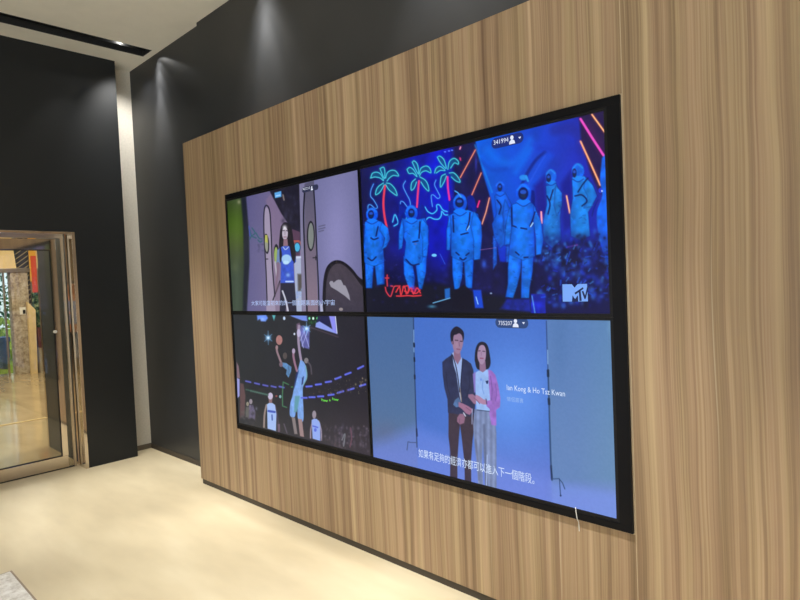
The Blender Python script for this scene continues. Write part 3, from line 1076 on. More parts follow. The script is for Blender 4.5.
p.speckle((540, 234, 609, 264), [(24, 70, 220), (16, 30, 130), (50, 130, 225), (10, 12, 50), (12, 16, 70)], 110, (0.9, 2.6), 0.75, 1.7)
p.speckle((490, 244, 512, 270), [(14, 20, 80), (20, 50, 170)], 20, (1, 2.6), 0.6, 1.7)
for _ in range(70):
    x, y, a, L = p.rng.uniform(540, 609), p.rng.uniform(246, 300), p.rng.uniform(-1.6, 0.4), p.rng.uniform(2, 5)
    p.line([(x, y), (x + L * math.cos(a), y + L * math.sin(a))], p.rng.uniform(0.6, 1.5), [(30, 100, 250), (70, 160, 250), (20, 50, 220), (8, 10, 40)][p.rng.integers(4)], alpha=0.6, soft=1.1)
# front row
astro((372, 214.5, 6, 7), [(365, 222), (372, 219), (382, 222), (386, 228), (383, 246), (384, 262), (374, 266), (363, 262), (364, 240)],
      visor=(371, 214.5, 3, 4.2), legs=([(365, 256), (374, 258), (372, 288), (366, 288)], [(374, 257), (384, 257), (384.5, 284), (377, 285)]),
      arms=([(382, 223), (388, 228), (390, 239), (386, 247), (382.5, 249), (385, 238), (380, 230)],),
      belts=([(371, 238), (374, 239.5), (378, 238)], [(368, 258), (372, 260.5), (376, 257)], [(378, 227), (376, 236)]))
astro((411.5, 213, 6.2, 8), [(402, 218), (411, 221), (425, 218), (429, 230), (427, 246), (421, 262), (412, 266), (404, 260), (406, 242), (402, 234)],
      visor=(411.4, 213, 3.2, 4.4), pack=([(399, 205), (404, 204), (405, 222), (402, 240), (398, 244)], [(418, 205), (424, 206), (426, 220), (420, 222)]),
      legs=([(403.5, 256), (412, 262), (415, 278), (414, 289), (409, 289), (404, 274)], [(415, 260), (427, 250), (426, 272), (422, 289), (419, 289), (417, 274)]),
      arms=([(422, 219), (428, 226), (428.5, 242), (427, 256), (423, 256), (423, 240), (420, 228)], [(402, 220), (404, 232), (402, 248), (398.5, 250), (399, 232)]),
      belts=([(413, 242), (418, 241)], [(420, 222), (419, 238)], [(406, 259.5), (412, 265), (419, 264)]))
p.blob(415.5, 244, 1.4, 0.8, (150, 90, 140), 0.7)
astro((460, 203, 7, 9.5), [(448, 216), (456, 212), (468, 210), (478, 214), (481, 228), (478, 242), (478, 256), (464, 262), (451, 256), (451, 236)],
      visor=(459.5, 202.5, 4.4, 5), pack=([(467, 197), (471, 195), (475, 200), (476, 212), (469, 214)], [(449, 202), (453, 198), (454, 214), (449, 216)]),
      legs=([(452, 250), (463.5, 254), (462, 278), (459, 289), (454.5, 289), (452.5, 274)], [(464, 254), (474, 250), (473, 272), (472, 288), (466, 288), (464.6, 272)]),
      arms=([(474, 211), (481, 222), (482, 236), (480, 259), (474, 260), (474, 240), (471, 226)], [(450, 214), (451, 232), (450, 250), (446.5, 250), (446.6, 230)]),
      belts=([(461, 234.6), (468, 232.8)], [(470, 213), (469, 222), (466.5, 230)], [(456, 252.5), (459, 255)], [(469, 253), (466, 255.4)], [(453, 216), (453.6, 232)], [(460, 258), (463, 260), (466, 258)]))
p.line([(467, 230), (469.4, 226)], 0.9, (160, 210, 250))
p.curve([(455, 191), (458, 193), (461, 197)], 1.3, (70, 160, 240))
p.poly([(474.5, 260.5), (480, 260), (480, 268), (476, 270)], (14, 20, 70), soft=1)
astro((523.5, 193, 7.6, 9.8), [(512, 205), (520, 202), (532, 203), (536, 208), (534, 232), (535, 256), (523, 260), (509, 254), (511, 232)],
      visor=(523.2, 193.6, 5, 6.4), pack=([(531, 190), (534.6, 192), (534.8, 208), (531, 210)],),
      legs=([(510, 246), (522, 252), (520.5, 272), (517, 286), (513, 298), (505.5, 297), (508, 284), (508, 268)], [(522, 252), (534, 248), (532.5, 272), (529.5, 288), (529, 298), (521, 298), (521.5, 276)]),
      arms=([(534, 206), (541, 222), (543.4, 240), (541, 254), (536, 255), (536, 238), (533.6, 222)], [(512, 206), (512, 222), (509.5, 244), (504.5, 245), (506, 226), (509, 210)]),
      belts=([(521, 228), (526.6, 229)], [(515.5, 252), (519, 255)], [(524, 257.6), (528, 257.2)], [(511.5, 208), (512, 226)], [(535, 212), (532.5, 220), (530, 226)], [(513.5, 226), (516, 227)]))
p.ell(523.4, 177.6, 4.0, 2.8, (36, 140, 236), soft=1.5)
p.line([(526, 176), (528, 181)], 2, (40, 150, 240), soft=1)
p.line([(530.6, 226.6), (533, 223)], 1.1, (176, 216, 250))
p.ell(508.5, 299.6, 4, 2.2, (14, 16, 56), soft=1)
p.ell(525.5, 301, 4, 2.2, (14, 16, 56), soft=1)
p.poly([(507, 299), (530, 299), (531, 312), (500, 309)], (22, 40, 170), soft=2.5, alpha=0.7, tex=0.4)
p.poly([(453, 292), (464, 284.5), (472, 292), (473, 310), (452, 308)], (16, 16, 36), soft=1.5)
p.poly([(473, 290), (481, 290), (483.5, 308), (475, 308)], (20, 70, 210), soft=1.5)
p.line([(476, 297), (478, 304)], 1.0, (150, 200, 250))
p.poly([(444.6, 289), (450, 288), (450, 298), (445, 299)], (30, 100, 190), soft=1.5)
p.curve([(433, 303), (440, 301), (450, 298)], 0.9, (110, 180, 230))
p.ell(434.2, 255.3, 2.6, 1.5, (110, 200, 255))
p.line([(440, 254), (445, 264)], 0.9, (60, 110, 230), alpha=0.7)
p.blob(484, 264, 2.4, 4, (50, 100, 230), 0.8)
p.line([(480, 250), (496, 247.6)], 0.6, (160, 110, 180), alpha=0.7)
p.ell(491, 293.3, 1.2, 0.8, (130, 150, 190))
# red neon lettering at the left foot
RED = dict(glow=1.3, glow_col=(130, 14, 40))
strokes([[(387.2, 275), (387, 280), (387.4, 286)], [(385.2, 278), (388.8, 278)], [(385.4, 287.5), (386.5, 292), (390.4, 296.4), (393, 290), (394.6, 286.4), (400, 286)],
         [(391, 286), (392.6, 286.2)]], 1.1, (206, 60, 78), **RED)
strokes([[(396, 292), (399.5, 287), (401, 295), (404, 286), (406.4, 294)], [(403, 287), (408, 286), (408, 292), (404.6, 291)], [(407.5, 293.5), (411, 288), (413.5, 294), (417, 288), (420.4, 293)],
         [(396.5, 296), (402, 296), (408, 295.6), (414, 296), (421, 295.4)], [(411, 291), (416, 293.4), (420, 290)]], 1.1, (230, 62, 70), **RED)
p.blob(414, 289, 3, 3, (220, 50, 160), 0.55)
p.blob(432, 306.5, 4, 1.6, (90, 180, 220), 0.6)
D, S = make_display('TR', 'upper right screen showing figures in blue spacesuits under neon palm trees', p)
_, bz_ = pill('badge', (491.5, 144.8), (523.5, 136.4), 0.0225, M['badge_bg_dark'], S)
text_on_panel('counter', '341994', (493.8, 145.6), (508.6, 141.2), 4.6, M['badge_fg'], S)
flat_polys('counter_icon', person_icon(to_panel((512, 139.6))[0], bz_, 0.030), M['badge_fg'], S, -0.0086)
ax = to_panel((519.8, 137))[0]
flat_polys('counter_arrow', [[(ax - 0.007, bz_ + 0.004), (ax, bz_ - 0.005), (ax + 0.007, bz_ + 0.004)]], M['badge_fg'], S, -0.0086)
M['logo_blue'] = emissive('logo_pale_blue', (120, 168, 248))
M['logo_dark'] = emissive('logo_navy', (16, 28, 76))
tp = to_panel
lg = flat_polys('logo', [[tp(q) for q in ((562.4, 284.3), (571.8, 284.2), (574.6, 287.6), (577.6, 284.1), (587, 283.8), (587.2, 286.6), (588, 301.4), (562.8, 301.6))]], M['logo_blue'], S, -0.0083)
dark = [[tp(q) for q in ((572, 301.7), (572.6, 295.4), (575.2, 299.0), (578, 295.2), (578.4, 301.7))],
        [tp(q) for q in ((574.6, 292.8), (583.0, 287.2), (583.6, 288.8), (575.4, 294.6))],
        [tp(q) for q in ((578.8, 291.0), (580.6, 289.8), (581.8, 300.6), (579.6, 301.2))],
        [tp(q) for q in ((581.8, 291.4), (583.4, 290.8), (585.2, 295.4), (587.4, 286.0), (588.9, 286.0), (585.9, 298.6), (584.6, 299.2))]]
flat_polys('logo_lettering', dark, M['logo_dark'], S, -0.0087)

# ---------------------------------------------------------------- bottom left: basketball
p = Picture(SCR['BL'], (38, 40, 46), 11)
p.poly([(225, 305), (375, 305), (375, 462), (225, 462)], lambda X, Y: np.stack([40 - (X - 240) * 0.05 + np.clip(Y - 390, 0, 60) * 0.32, 45 - (X - 240) * 0.10 + np.clip(Y - 390, 0, 60) * 0.24, 50 - (X - 240) * 0.04 + np.clip(Y - 390, 0, 60) * 0.22], -1), tex=0.06, cell=30)
p.poly([(257, 315.4), (266, 314.8), (268, 318), (265.5, 321.5), (261, 321.3), (260, 319), (257.4, 320.4)], (104, 146, 246), soft=1.4)
p.blob(262.5, 319, 2.2, 1.5, (170, 200, 255), 0.7)
p.poly([(272, 315), (275.6, 315), (274, 320.6)], (90, 180, 190), soft=1.2)
p.ell(284.2, 318.3, 1.2, 1.8, (190, 210, 240))
p.poly([(288, 314.6), (307.5, 314.6), (308, 321.4), (302, 320.4), (293, 317)], (112, 140, 228), soft=1.2)
p.poly([(307, 316), (318, 315), (318, 326), (308, 324)], (22, 40, 34), soft=2)
for xx, cc in ((309.4, (120, 220, 170)), (313.2, (220, 255, 240)), (317.3, (90, 220, 120))):
    p.ell(xx, 318.4, 1.0, 1.4, cc)
p.speckle((309, 321, 316, 324), [(60, 140, 70)], 8, (0.5, 1), 0.7)
p.poly([(318, 316), (330, 316), (330, 328), (316, 323)], (28, 30, 72), soft=1)
p.poly([(316, 323), (319.5, 321.4), (335.5, 331), (337.5, 334), (334, 333), (315.4, 327)], (142, 158, 236), soft=1)
p.poly([(329, 316), (335, 316), (336.8, 334), (332.5, 330)], (140, 142, 240), soft=1)
p.line([(335.4, 316.5), (337, 333)], 0.8, (220, 230, 255))
p.line([(311, 327.6), (338, 337)], 1.2, (74, 62, 76), soft=1)
# net and camera flashes
p.poly([(297, 325), (309.6, 327), (309.2, 349), (302, 347), (299, 336)], (104, 108, 188), alpha=0.85, soft=1.2, tex=0.25, cell=5)
for a, b in (((299, 328), (303.5, 348)), ((303, 328), (309, 347)), ((309, 328), (302, 346)), ((306, 328), (300, 341))):
    p.line([a, b], 0.6, (200, 205, 250), alpha=0.7)


def star(cx, cy, r, col):
    p.blob(cx, cy, r * 0.5, r * 0.5, col, 0.9)
    for k in range(6):
        a = math.pi * k / 3 + 0.5
        p.line([(cx, cy), (cx + r * math.cos(a) * 0.8, cy + r * math.sin(a) * 1.25)], 0.8, col, alpha=0.5)
    p.blob(cx, cy, r * 0.25, r * 0.25, (235, 245, 255), 1)


star(306.6, 328.6, 5.2, (130, 200, 255))
star(268.2, 337.8, 5.4, (120, 190, 250))
p.ell(294.4, 334, 0.9, 1.2, (210, 220, 240))
p.poly([(296.5, 324), (299.5, 322.6), (301, 327), (298.5, 331), (296.5, 329)], (104, 84, 110), soft=1.2)
# shooter in dark jersey
p.ell(279.2, 340, 3.2, 4.8, (168, 118, 116), tex=0.1)
p.curve([(276.6, 348), (277.2, 352), (279.4, 358), (281.6, 364)], 2.0, (146, 120, 130))
p.ell(276.8, 347.4, 1.3, 2.2, (160, 130, 134))
p.ell(285, 355.8, 2.1, 3.4, (84, 76, 76))
p.poly([(282, 362.4), (286, 363), (291.6, 367), (291, 372), (288.4, 377.6), (286, 374), (286.8, 370), (282, 366)], (88, 132, 180), tex=0.3, cell=4)
p.ell(281, 364.4, 1.8, 2.6, (120, 98, 112))
# defender in pale kit
p.curve([(299, 326), (298.4, 338), (299.4, 350), (301.4, 362)], 2.4, (156, 140, 168))
p.ell(298.7, 333, 2, 4, (196, 190, 226), alpha=0.8)
p.curve([(293.6, 350.5), (293.4, 356), (295, 364), (297, 371)], 2.1, (150, 112, 136))
p.ell(293.6, 351, 1.6, 2.6, (176, 160, 190))
p.ell(306.3, 360.6, 2.2, 2.8, (128, 122, 126))
p.curve([(308, 362), (310.6, 366), (311.6, 374)], 1.4, (84, 78, 90))
p.poly(spline([(300.4, 360), (303.8, 362), (306.2, 368), (307, 378), (303.4, 386), (302.8, 394), (303.4, 420), (298, 418.6), (297.4, 409), (296, 410), (294.6, 417), (290, 415.5), (290.2, 404), (292.4, 396), (294.6, 384), (297.4, 372), (300.4, 360)]), (124, 166, 232), tex=0.12)
p.curve([(305.6, 366), (306.8, 376), (303.4, 385)], 1.0, (120, 170, 180))
p.poly([(295, 396), (300, 396), (297, 412), (294, 412)], (96, 154, 172), soft=1.5)
p.poly([(302, 378), (304, 376), (303, 384), (301.5, 385)], (40, 62, 120), soft=1)
p.poly([(296, 374), (299, 370), (295, 386), (293.6, 390)], (34, 52, 110), soft=1)
p.poly([(291.6, 417), (295, 417.6), (297.4, 434), (294.4, 434)], (134, 124, 126))
p.poly([(298, 418.6), (302, 419.4), (304, 437), (300, 436)], (158, 132, 134))
# players below
p.curve([(266.5, 405), (264.6, 414), (264, 427)], 1.8, (150, 134, 130))
p.curve([(274.8, 405), (277, 414), (279, 430)], 1.6, (70, 64, 82))
p.poly([(267, 404.4), (269.4, 402.6), (272.4, 403), (275, 405), (276.4, 414), (276, 431), (267.6, 428.6)], (164, 190, 242))
p.line([(268.6, 411), (274.6, 412)], 2.2, (64, 88, 190))
p.line([(272, 415), (272.2, 420)], 1.2, (50, 80, 170))
p.poly([(268.4, 397), (272.6, 397), (272, 403), (269, 403)], (140, 112, 116))
p.ell(270.4, 396, 2.5, 3.4, (196, 186, 214))
p.curve([(312.6, 421), (310.8, 430), (310.6, 438)], 1.4, (150, 134, 152))
p.curve([(318.6, 421), (321, 430), (321.4, 440)], 1.5, (150, 140, 162))
p.poly([(311.6, 420), (314, 418.6), (317, 419), (320, 423), (320.4, 441), (312.6, 438.6)], (146, 172, 240))
p.line([(313, 426), (317.6, 427.4)], 1.6, (90, 110, 220))
p.ell(315.3, 430, 1.4, 1.8, (90, 110, 220))
p.ell(314.2, 414.6, 2.0, 4.0, (152, 142, 156))
p.poly([(277.5, 424), (280, 424), (280, 432), (278, 432)], (110, 90, 110))
p.line([(284, 424), (287, 433)], 1.2, (90, 84, 100))
# figures at the left edge
p.poly([(236.6, 362), (238.6, 366), (240, 378), (237, 378)], (130, 104, 116))
p.poly([(237, 378), (239.6, 379), (239.6, 396), (237.6, 398)], (156, 158, 220))
p.poly([(240, 383), (243.5, 384), (245.4, 396), (244.6, 416), (240, 418)], (96, 74, 78), soft=1.2)
p.ell(250.8, 401.6, 1.6, 2.6, (150, 140, 152))
p.ell(247.6, 404, 1.4, 2.2, (146, 140, 124))
p.poly([(249, 405), (253, 405), (255.4, 412), (255, 420), (252, 418), (248, 419)], (98, 92, 118), soft=1.2, tex=0.3)
p.poly([(246, 407), (249, 407), (249, 418), (245.4, 417)], (98, 98, 96), soft=1.2)
p.blob(256.4, 408.6, 1, 1.6, (110, 110, 130), 0.8)
p.speckle((240, 412, 256, 424), [(96, 102, 98), (70, 66, 74)], 26, (0.8, 2), 0.5)
# LED ribbons
LED = [(248.2, 381.6), (257, 383.6), (265.4, 385.4), (273.6, 386.6), (281.6, 387)]
for x, y in LED:
    p.line([(x - 2.3, y - 0.5), (x + 2.3, y + 0.6)], 1.5, (94, 98, 190), glow=1.4, glow_col=(34, 36, 110))
for x, y, s in ((309, 386.4, -0.2), (318.4, 384.4, -0.3), (328.4, 381.8, -0.4), (338, 378, -1.0), (348, 373.6, -1.0), (360.6, 367.4, -1.3),
                (304, 397.8, 0), (312, 397.2, 0), (320.6, 396.4, -0.1), (331, 394.8, -0.3), (340.6, 392, -0.8), (351, 389.2, -0.8), (362.6, 385.2, -0.8)):
    p.line([(x - 2.7, y - s), (x + 2.7, y + s)], 1.8, (96, 108, 226), glow=1.4, glow_col=(34, 34, 130))
p.speckle((308, 388, 330, 394), [(120, 90, 70), (70, 60, 60)], 20, (0.3, 0.7), 0.6)
p.speckle((328, 378, 367, 394), [(190, 180, 130), (120, 80, 110), (150, 130, 100), (80, 70, 70)], 70, (0.3, 0.8), 0.75, 1.8)
p.curve([(246, 389.6), (256, 392), (268, 395)], 1.4, (60, 92, 84), alpha=0.9)
for k in range(9):
    p.blob(251 + k * 2, 391 + k * 0.45, 0.7, 1.0, (92, 130, 118), 0.8)
p.line([(288.6, 384.6), (283.2, 382), (282.4, 394), (282.6, 406), (286.6, 407.4)], 0.9, (74, 140, 98), soft=1)
p.ell(280.2, 396.6, 1.2, 1.6, (130, 176, 180))
p.ell(276.4, 396.2, 1.0, 1, (170, 80, 80), alpha=0.8)
p.line([(291.4, 387), (292.6, 387)], 1, (80, 150, 90))
p.speckle((321, 426, 369, 452), [(122, 112, 132), (84, 78, 100), (48, 44, 56), (100, 84, 92)], 150, (0.5, 1.4), 0.55, 2.6)
p.speckle((305, 438, 330, 446), [(96, 84, 96), (60, 54, 66)], 20, (0.5, 1.2), 0.5)
p.curve([(342, 440), (345, 434), (343.6, 446)], 1.2, (150, 160, 168), alpha=0.6)
p.curve([(350.6, 428), (351.6, 438), (350, 447)], 1.2, (120, 76, 96), alpha=0.7)
p.poly([(230, 424), (380, 462), (380, 470), (230, 440)], (54, 50, 60), alpha=0.2)
D, S = make_display('BL', 'lower left screen showing a basketball game with a player leaping to block a shot', p)
M['neon_green'] = emissive('board_green', (104, 214, 74))
text_on_panel('scoreboard_lettering', 'Power', (321.6, 401.8), (328.0, 401.4), 2.6, M['neon_green'], S, bold=0.03)
text_on_panel('scoreboard_lettering', 'a', (329.4, 401.4), (330.6, 401.2), 2.0, M['neon_green'], S, bold=0.03)
text_on_panel('scoreboard_lettering', 'Power', (332.4, 400.8), (338.8, 400.4), 2.6, M['neon_green'], S, bold=0.03)

# ---------------------------------------------------------------- bottom right: couple in a studio
p = Picture(SCR['BR'], (84, 122, 200), 17)


def mid(X, Y):
    g = np.exp(-((X - 512) / 42) ** 2 - ((Y - 398) / 52) ** 2)
    h = np.clip((Y - 430) / 60, 0, 1)
    return np.stack([70 + 24 * g + 32 * h, 112 + 34 * g + 12 * h, 200 + 36 * g + 10 * h], -1)


p.poly([(360, 300), (625, 300), (625, 530), (360, 530)], mid)


def leftp(X, Y):
    h = np.clip((Y - 425) / 30, 0, 1)
    t = np.clip((Y - 320) / 100, 0, 1)
    return np.stack([72 + 8 * t + 16 * h, 106 + 6 * t + 4 * h, 158 - 2 * t + 26 * h], -1)


p.poly([(360, 300), (413.2, 300), (416.8, 440), (418, 475), (360, 475)], leftp, soft=1.2)
p.blob(385, 432, 14, 12, (92, 104, 140), 0.55)


def rightp(X, Y):
    h = np.clip((Y - 478) / 22, 0, 1)
    t = np.clip((Y - 330) / 120, 0, 1)
    e = np.clip((X - 575) / 40, 0, 1)
    return np.stack([88 + 10 * t + 16 * h + 4 * e, 126 + 6 * t + 0 * h + 8 * e, 184 + 2 * t + 34 * h - 4 * e], -1)


p.poly([(546.4, 300), (625, 300), (625, 530), (554, 530), (551, 470)], rightp, soft=1.2)
p.blob(560, 340, 8, 40, (78, 116, 172), 0.5)
p.poly([(551, 482), (625, 496), (625, 530), (548, 530)], (116, 146, 224), soft=9, alpha=0.7)
p.poly([(417, 425), (450, 440), (548, 478), (552, 520), (360, 480), (372, 446)], (112, 140, 232), soft=14, alpha=0.45)
p.blob(612, 326, 4, 10, (130, 170, 205), 0.5)
# light stands
p.curve([(413.4, 318), (414.6, 370), (415.8, 410), (417, 447)], 1.0, (40, 62, 104), soft=0.9)
p.line([(413.8, 330), (414, 352)], 0.7, (140, 180, 235))
for y in (345, 359.5, 377):
    p.line([(414 + (y - 345) * .02, y - 1.6), (414.2 + (y - 345) * .02, y + 1.6)], 1.8, (24, 38, 66))
p.line([(416.6, 429), (417, 436)], 1.6, (30, 44, 84))
p.line([(417, 442.6), (411, 442.4), (408, 441.8), (407, 450)], 0.8, (60, 80, 126))
p.line([(417.4, 446), (418, 455)], 0.6, (80, 100, 170), alpha=0.7)
p.curve([(546.4, 321), (547, 345), (548, 371)], 0.9, (44, 72, 120), soft=0.9)
p.line([(547.6, 350), (547.9, 364)], 0.7, (150, 190, 236))
p.curve([(548, 370), (549, 400), (549.8, 430), (551, 466), (552, 480)], 1.6, (42, 74, 118), soft=0.9)
p.line([(548, 370.5), (548.2, 376)], 2.6, (22, 44, 74))
p.line([(548.8, 399), (549.2, 404)], 2.6, (22, 44, 74))
p.line([(551, 466), (552, 479)], 2.0, (30, 54, 96))
p.line([(552, 479), (559, 478.6), (562.6, 483), (564.8, 489)], 1.0, (50, 80, 126))
p.line([(559.4, 479), (560.6, 496)], 0.9, (40, 70, 120))
p.ell(560.7, 495.6, 0.9, 0.8, (20, 36, 80))
# man
p.poly([(448.6, 412), (474, 414), (474.6, 425), (472.6, 440), (471, 462), (471.4, 490), (465, 490), (464.4, 462), (461.6, 437), (460, 425), (458.8, 437), (457.4, 460), (457.4, 485), (450, 485), (450.4, 452), (448.4, 436)],
       lambda X, Y: np.stack([62 - (Y - 415) * 0.05, 50 - (Y - 415) * 0.02, 66 + (Y - 415) * 0.05], -1), tex=0.1)
p.poly([(448.2, 410), (450.5, 480), (457.3, 482), (457.2, 462), (459.4, 434), (460.4, 421), (472, 416)], (60, 50, 68), alpha=0.3)
JK = [(442.2, 362), (446, 358.6), (450.6, 355.6), (452.2, 353), (454.6, 362), (457.6, 372), (459.4, 386), (461.2, 374), (462.4, 358), (466.6, 360.2), (471, 363.6), (473.4, 370), (474.4, 384), (475.6, 394), (474.8, 412), (472, 417), (461, 415), (448, 412.6), (447.4, 399), (444.4, 388), (442.6, 374)]
p.poly(JK, (44, 50, 84), tex=0.12)
p.poly([(452.2, 353), (454, 352), (457.6, 364), (461.4, 357), (462.6, 360), (461, 374), (460, 390), (461.2, 399), (460.6, 401), (458.6, 390), (456.4, 374), (453.6, 365)], (158, 182, 232))
p.poly([(459.2, 388), (460.2, 388), (462, 402), (461, 402)], (170, 150, 130), alpha=0.8)
p.curve([(452.6, 355), (455.8, 366), (458, 378), (459.6, 392)], 0.9, (24, 28, 54))
p.curve([(462.6, 359), (461.6, 372), (460.6, 386)], 0.8, (24, 28, 54))
p.curve([(446, 372), (447.4, 386), (450, 396)], 0.8, (28, 34, 62), alpha=0.7)
p.curve([(469, 372), (469.4, 386), (466, 398)], 0.8, (28, 34, 62), alpha=0.7)
p.poly([(453.6, 351), (460.2, 352), (461, 358.4), (457.6, 364.6), (454, 358.6)], (140, 104, 130))
p.poly(spline([(452.4, 338), (455.6, 333.6), (461, 333.6), (463.2, 338), (463, 344), (461.4, 349.6), (459, 353.6), (455.6, 352.6), (453, 347.6), (452.4, 338)]), (152, 122, 152))
p.blob(456.6, 345, 2.4, 4, (172, 138, 164), 0.6)
p.line([(455.2, 340.2), (457.8, 340.4)], 1.0, (60, 44, 66))
p.line([(460.2, 341.2), (462.2, 341.4)], 1.0, (60, 44, 66))
p.line([(459, 342), (459.4, 346)], 0.7, (124, 92, 122))
p.line([(456.8, 349), (460, 349.4)], 0.9, (126, 72, 98))
p.poly(spline([(450.6, 340), (450.4, 333.4), (452.6, 328.8), (456.4, 326.4), (460.6, 328.4), (463.6, 332), (464, 337.6), (462.8, 341.4), (462, 336), (459.4, 333.4), (456.2, 334.6), (454, 335.4), (453.2, 339), (453.4, 344), (451.8, 343.4), (450.6, 340)]), (34, 31, 50))
p.ell(452.2, 342.6, 0.8, 1.8, (136, 104, 130))
# cuffs and hands
p.poly([(453.2, 404.6), (455, 400), (458.4, 397.4), (460.6, 401), (460, 406.6), (456, 407.4)], (84, 116, 166), tex=0.2, cell=4)
p.poly([(458.6, 402), (463, 403.6), (468, 406), (472.4, 409), (472.6, 411.4), (469.6, 415), (466, 413.4), (462, 409), (458.6, 406.6)], (156, 110, 142))
p.line([(466, 407.4), (471, 411)], 0.7, (120, 80, 112))
p.poly([(457.2, 417.6), (459.8, 413.8), (463.4, 414), (465, 418), (464, 423), (460, 424.6), (457, 421.6)], (142, 102, 130))
p.line([(459.4, 419), (459.6, 423)], 0.6, (110, 76, 104))
p.line([(463.6, 413), (465.4, 416)], 1.3, (190, 190, 210))
p.poly([(468.4, 394.4), (472.6, 394), (476, 396.6), (478.6, 400.6), (476.6, 404.6), (473.6, 403.6), (470.4, 399.6), (468.2, 397)], (148, 110, 140))
p.line([(472.2, 409), (472, 424)], 0.7, (170, 180, 220))
# woman
p.poly([(474.6, 409), (490, 411), (494.6, 418), (496.4, 432), (496.6, 492), (485, 490), (484.2, 462), (483, 440), (482, 462), (483.6, 490), (478.4, 488), (476.6, 462), (474.2, 442), (473.2, 424)],
       lambda X, Y: np.stack([122 + 10 * np.cos((X - 478) * 1.2), 138 + 10 * np.cos((X - 478) * 1.2), 180 + 12 * np.cos((X - 478) * 1.2)], -1), tex=0.08)
p.curve([(484, 425), (484.6, 445), (486, 470), (487, 486)], 2.2, (88, 100, 134), alpha=0.8, soft=2)
p.curve([(475.6, 440), (478, 462), (479, 480)], 1.4, (92, 100, 130), alpha=0.7, soft=1.6)
p.line([(487.2, 455), (486.4, 488)], 0.9, (170, 190, 236))
p.poly([(473.8, 374), (478, 371), (488, 369.6), (490.6, 374), (491.4, 398), (490.6, 411.6), (476.4, 409.4), (475.6, 392)], (150, 184, 240), tex=0.06)
p.line([(477, 410), (489.6, 411.4)], 0.9, (60, 76, 110))
p.curve([(483, 380), (482.4, 388), (484, 394)], 0.7, (104, 140, 214), alpha=0.8)
p.poly([(485.6, 381), (488.4, 380.4), (488, 383.6), (486.6, 384)], (26, 34, 80))
p.blob(481, 379.6, 0.8, 1.2, (70, 110, 220), 0.7)
p.poly([(488.2, 369.6), (491.6, 370.6), (495.4, 375), (498.2, 385), (500.4, 398), (500, 407), (496.2, 410), (496.4, 425.6), (491.4, 425), (489.4, 414), (489.8, 409), (486.4, 406), (486.6, 401), (490.2, 400), (489, 386)], (152, 108, 196), tex=0.12)
p.curve([(490.4, 376), (492, 388), (491.6, 400)], 0.8, (108, 74, 150), alpha=0.8)
p.curve([(495.4, 384), (496.4, 394), (495.4, 401)], 0.8, (118, 82, 164), alpha=0.8)
p.poly([(472.8, 374), (475.6, 371.6), (475.4, 392), (474.2, 393)], (132, 116, 196), soft=1)
p.poly([(475.6, 394.6), (479.2, 396), (483.6, 399.4), (487, 400), (486.8, 404.6), (483, 404.4), (478.6, 402.6), (475.4, 400)], (172, 130, 164))
p.line([(486, 399), (486.8, 404)], 0.9, (70, 60, 110))
p.curve([(474, 398), (477, 400.4), (479.6, 403.6)], 0.7, (120, 86, 120))
p.poly(spline([(474.6, 360), (475.2, 351), (477.4, 344.4), (481, 341.8), (485.4, 342.8), (488.2, 347), (490, 356), (490.6, 363), (489, 368), (485.6, 369.6), (480, 370), (476.6, 368), (474.6, 360)]), (34, 34, 50))
p.poly([(479.4, 362), (485.4, 361), (486, 370), (482.8, 372.4), (479.6, 370.6)], (142, 110, 142))
p.poly(spline([(477.8, 350), (480, 345.6), (483.8, 345.4), (485.8, 350), (485.8, 357), (484.2, 362.4), (481.4, 364.4), (478.6, 361), (477.4, 356), (477.8, 350)]), (166, 138, 170))
p.line([(478.6, 351), (480.2, 350.8)], 0.9, (60, 48, 72))
p.line([(482.8, 351.2), (484.8, 351.4)], 0.9, (60, 48, 72))
p.line([(481.4, 352), (481.2, 355.4)], 0.6, (140, 106, 142))
p.line([(480.2, 358.2), (483, 358.4)], 1.1, (140, 72, 104))
p.curve([(477.6, 350), (479, 345.6), (482, 344)], 1.1, (34, 34, 50))
D, S = make_display('BR', 'lower right screen showing a man and a woman standing in a blue studio', p)
M['cap_white'] = emissive('caption_white', (214, 230, 255))
M['cap_soft'] = emissive('caption_soft', (150, 184, 240))
_, bz_ = pill('badge', (495.4, 322.4), (528.4, 323.4), 0.0225, M['badge_bg_grey'], S)
text_on_panel('counter', '735207', (498.6, 325.0), (512.4, 325.4), 4.2, M['badge_fg'], S)
flat_polys('counter_icon', person_icon(to_panel((515.6, 323))[0], bz_, 0.030), M['badge_fg'], S, -0.0086)
ax = to_panel((523.6, 323))[0]
flat_polys('counter_arrow', [[(ax - 0.007, bz_ + 0.004), (ax, bz_ - 0.005), (ax + 0.007, bz_ + 0.004)]], M['badge_fg'], S, -0.0086)
text_on_panel('caption', '如果有足夠的經濟亦都可以進入下一個階段。', (418.8, 456.6), (534.6, 485.0), 8.6, M['cap_white'], S)
text_on_panel('name_line', 'Ian Kong & Ho Tsz Kwan', (507.0, 391.4), (565.2, 398.6), 7.0, M['cap_white'], S)
text_on_panel('name_line', '情侶嘉賓', (507.0, 400.6), (523.6, 403.6), 4.6, M['cap_soft'], S)

# small white thread hanging below the frame
th = MB()
x_, z_ = 2.590, 0.515
pts = [(x_ - 0.004, -0.0165, z_ + 0.050), (x_ - 0.002, -0.0168, z_ + 0.03), (x_ + 0.001, -0.0162, z_ + 0.006), (x_ + 0.002, -0.006, z_ - 0.012), (x_ + 0.002, -0.0028, z_ - 0.05)]
for a, b in zip(pts[:-1], pts[1:]):
    th.cyl(a, b, 0.0018, seg=8)
tag(th.build('cable_tie', M['white']), 'thin white cable tie end poking out under the lower right screen', 'cable tie')

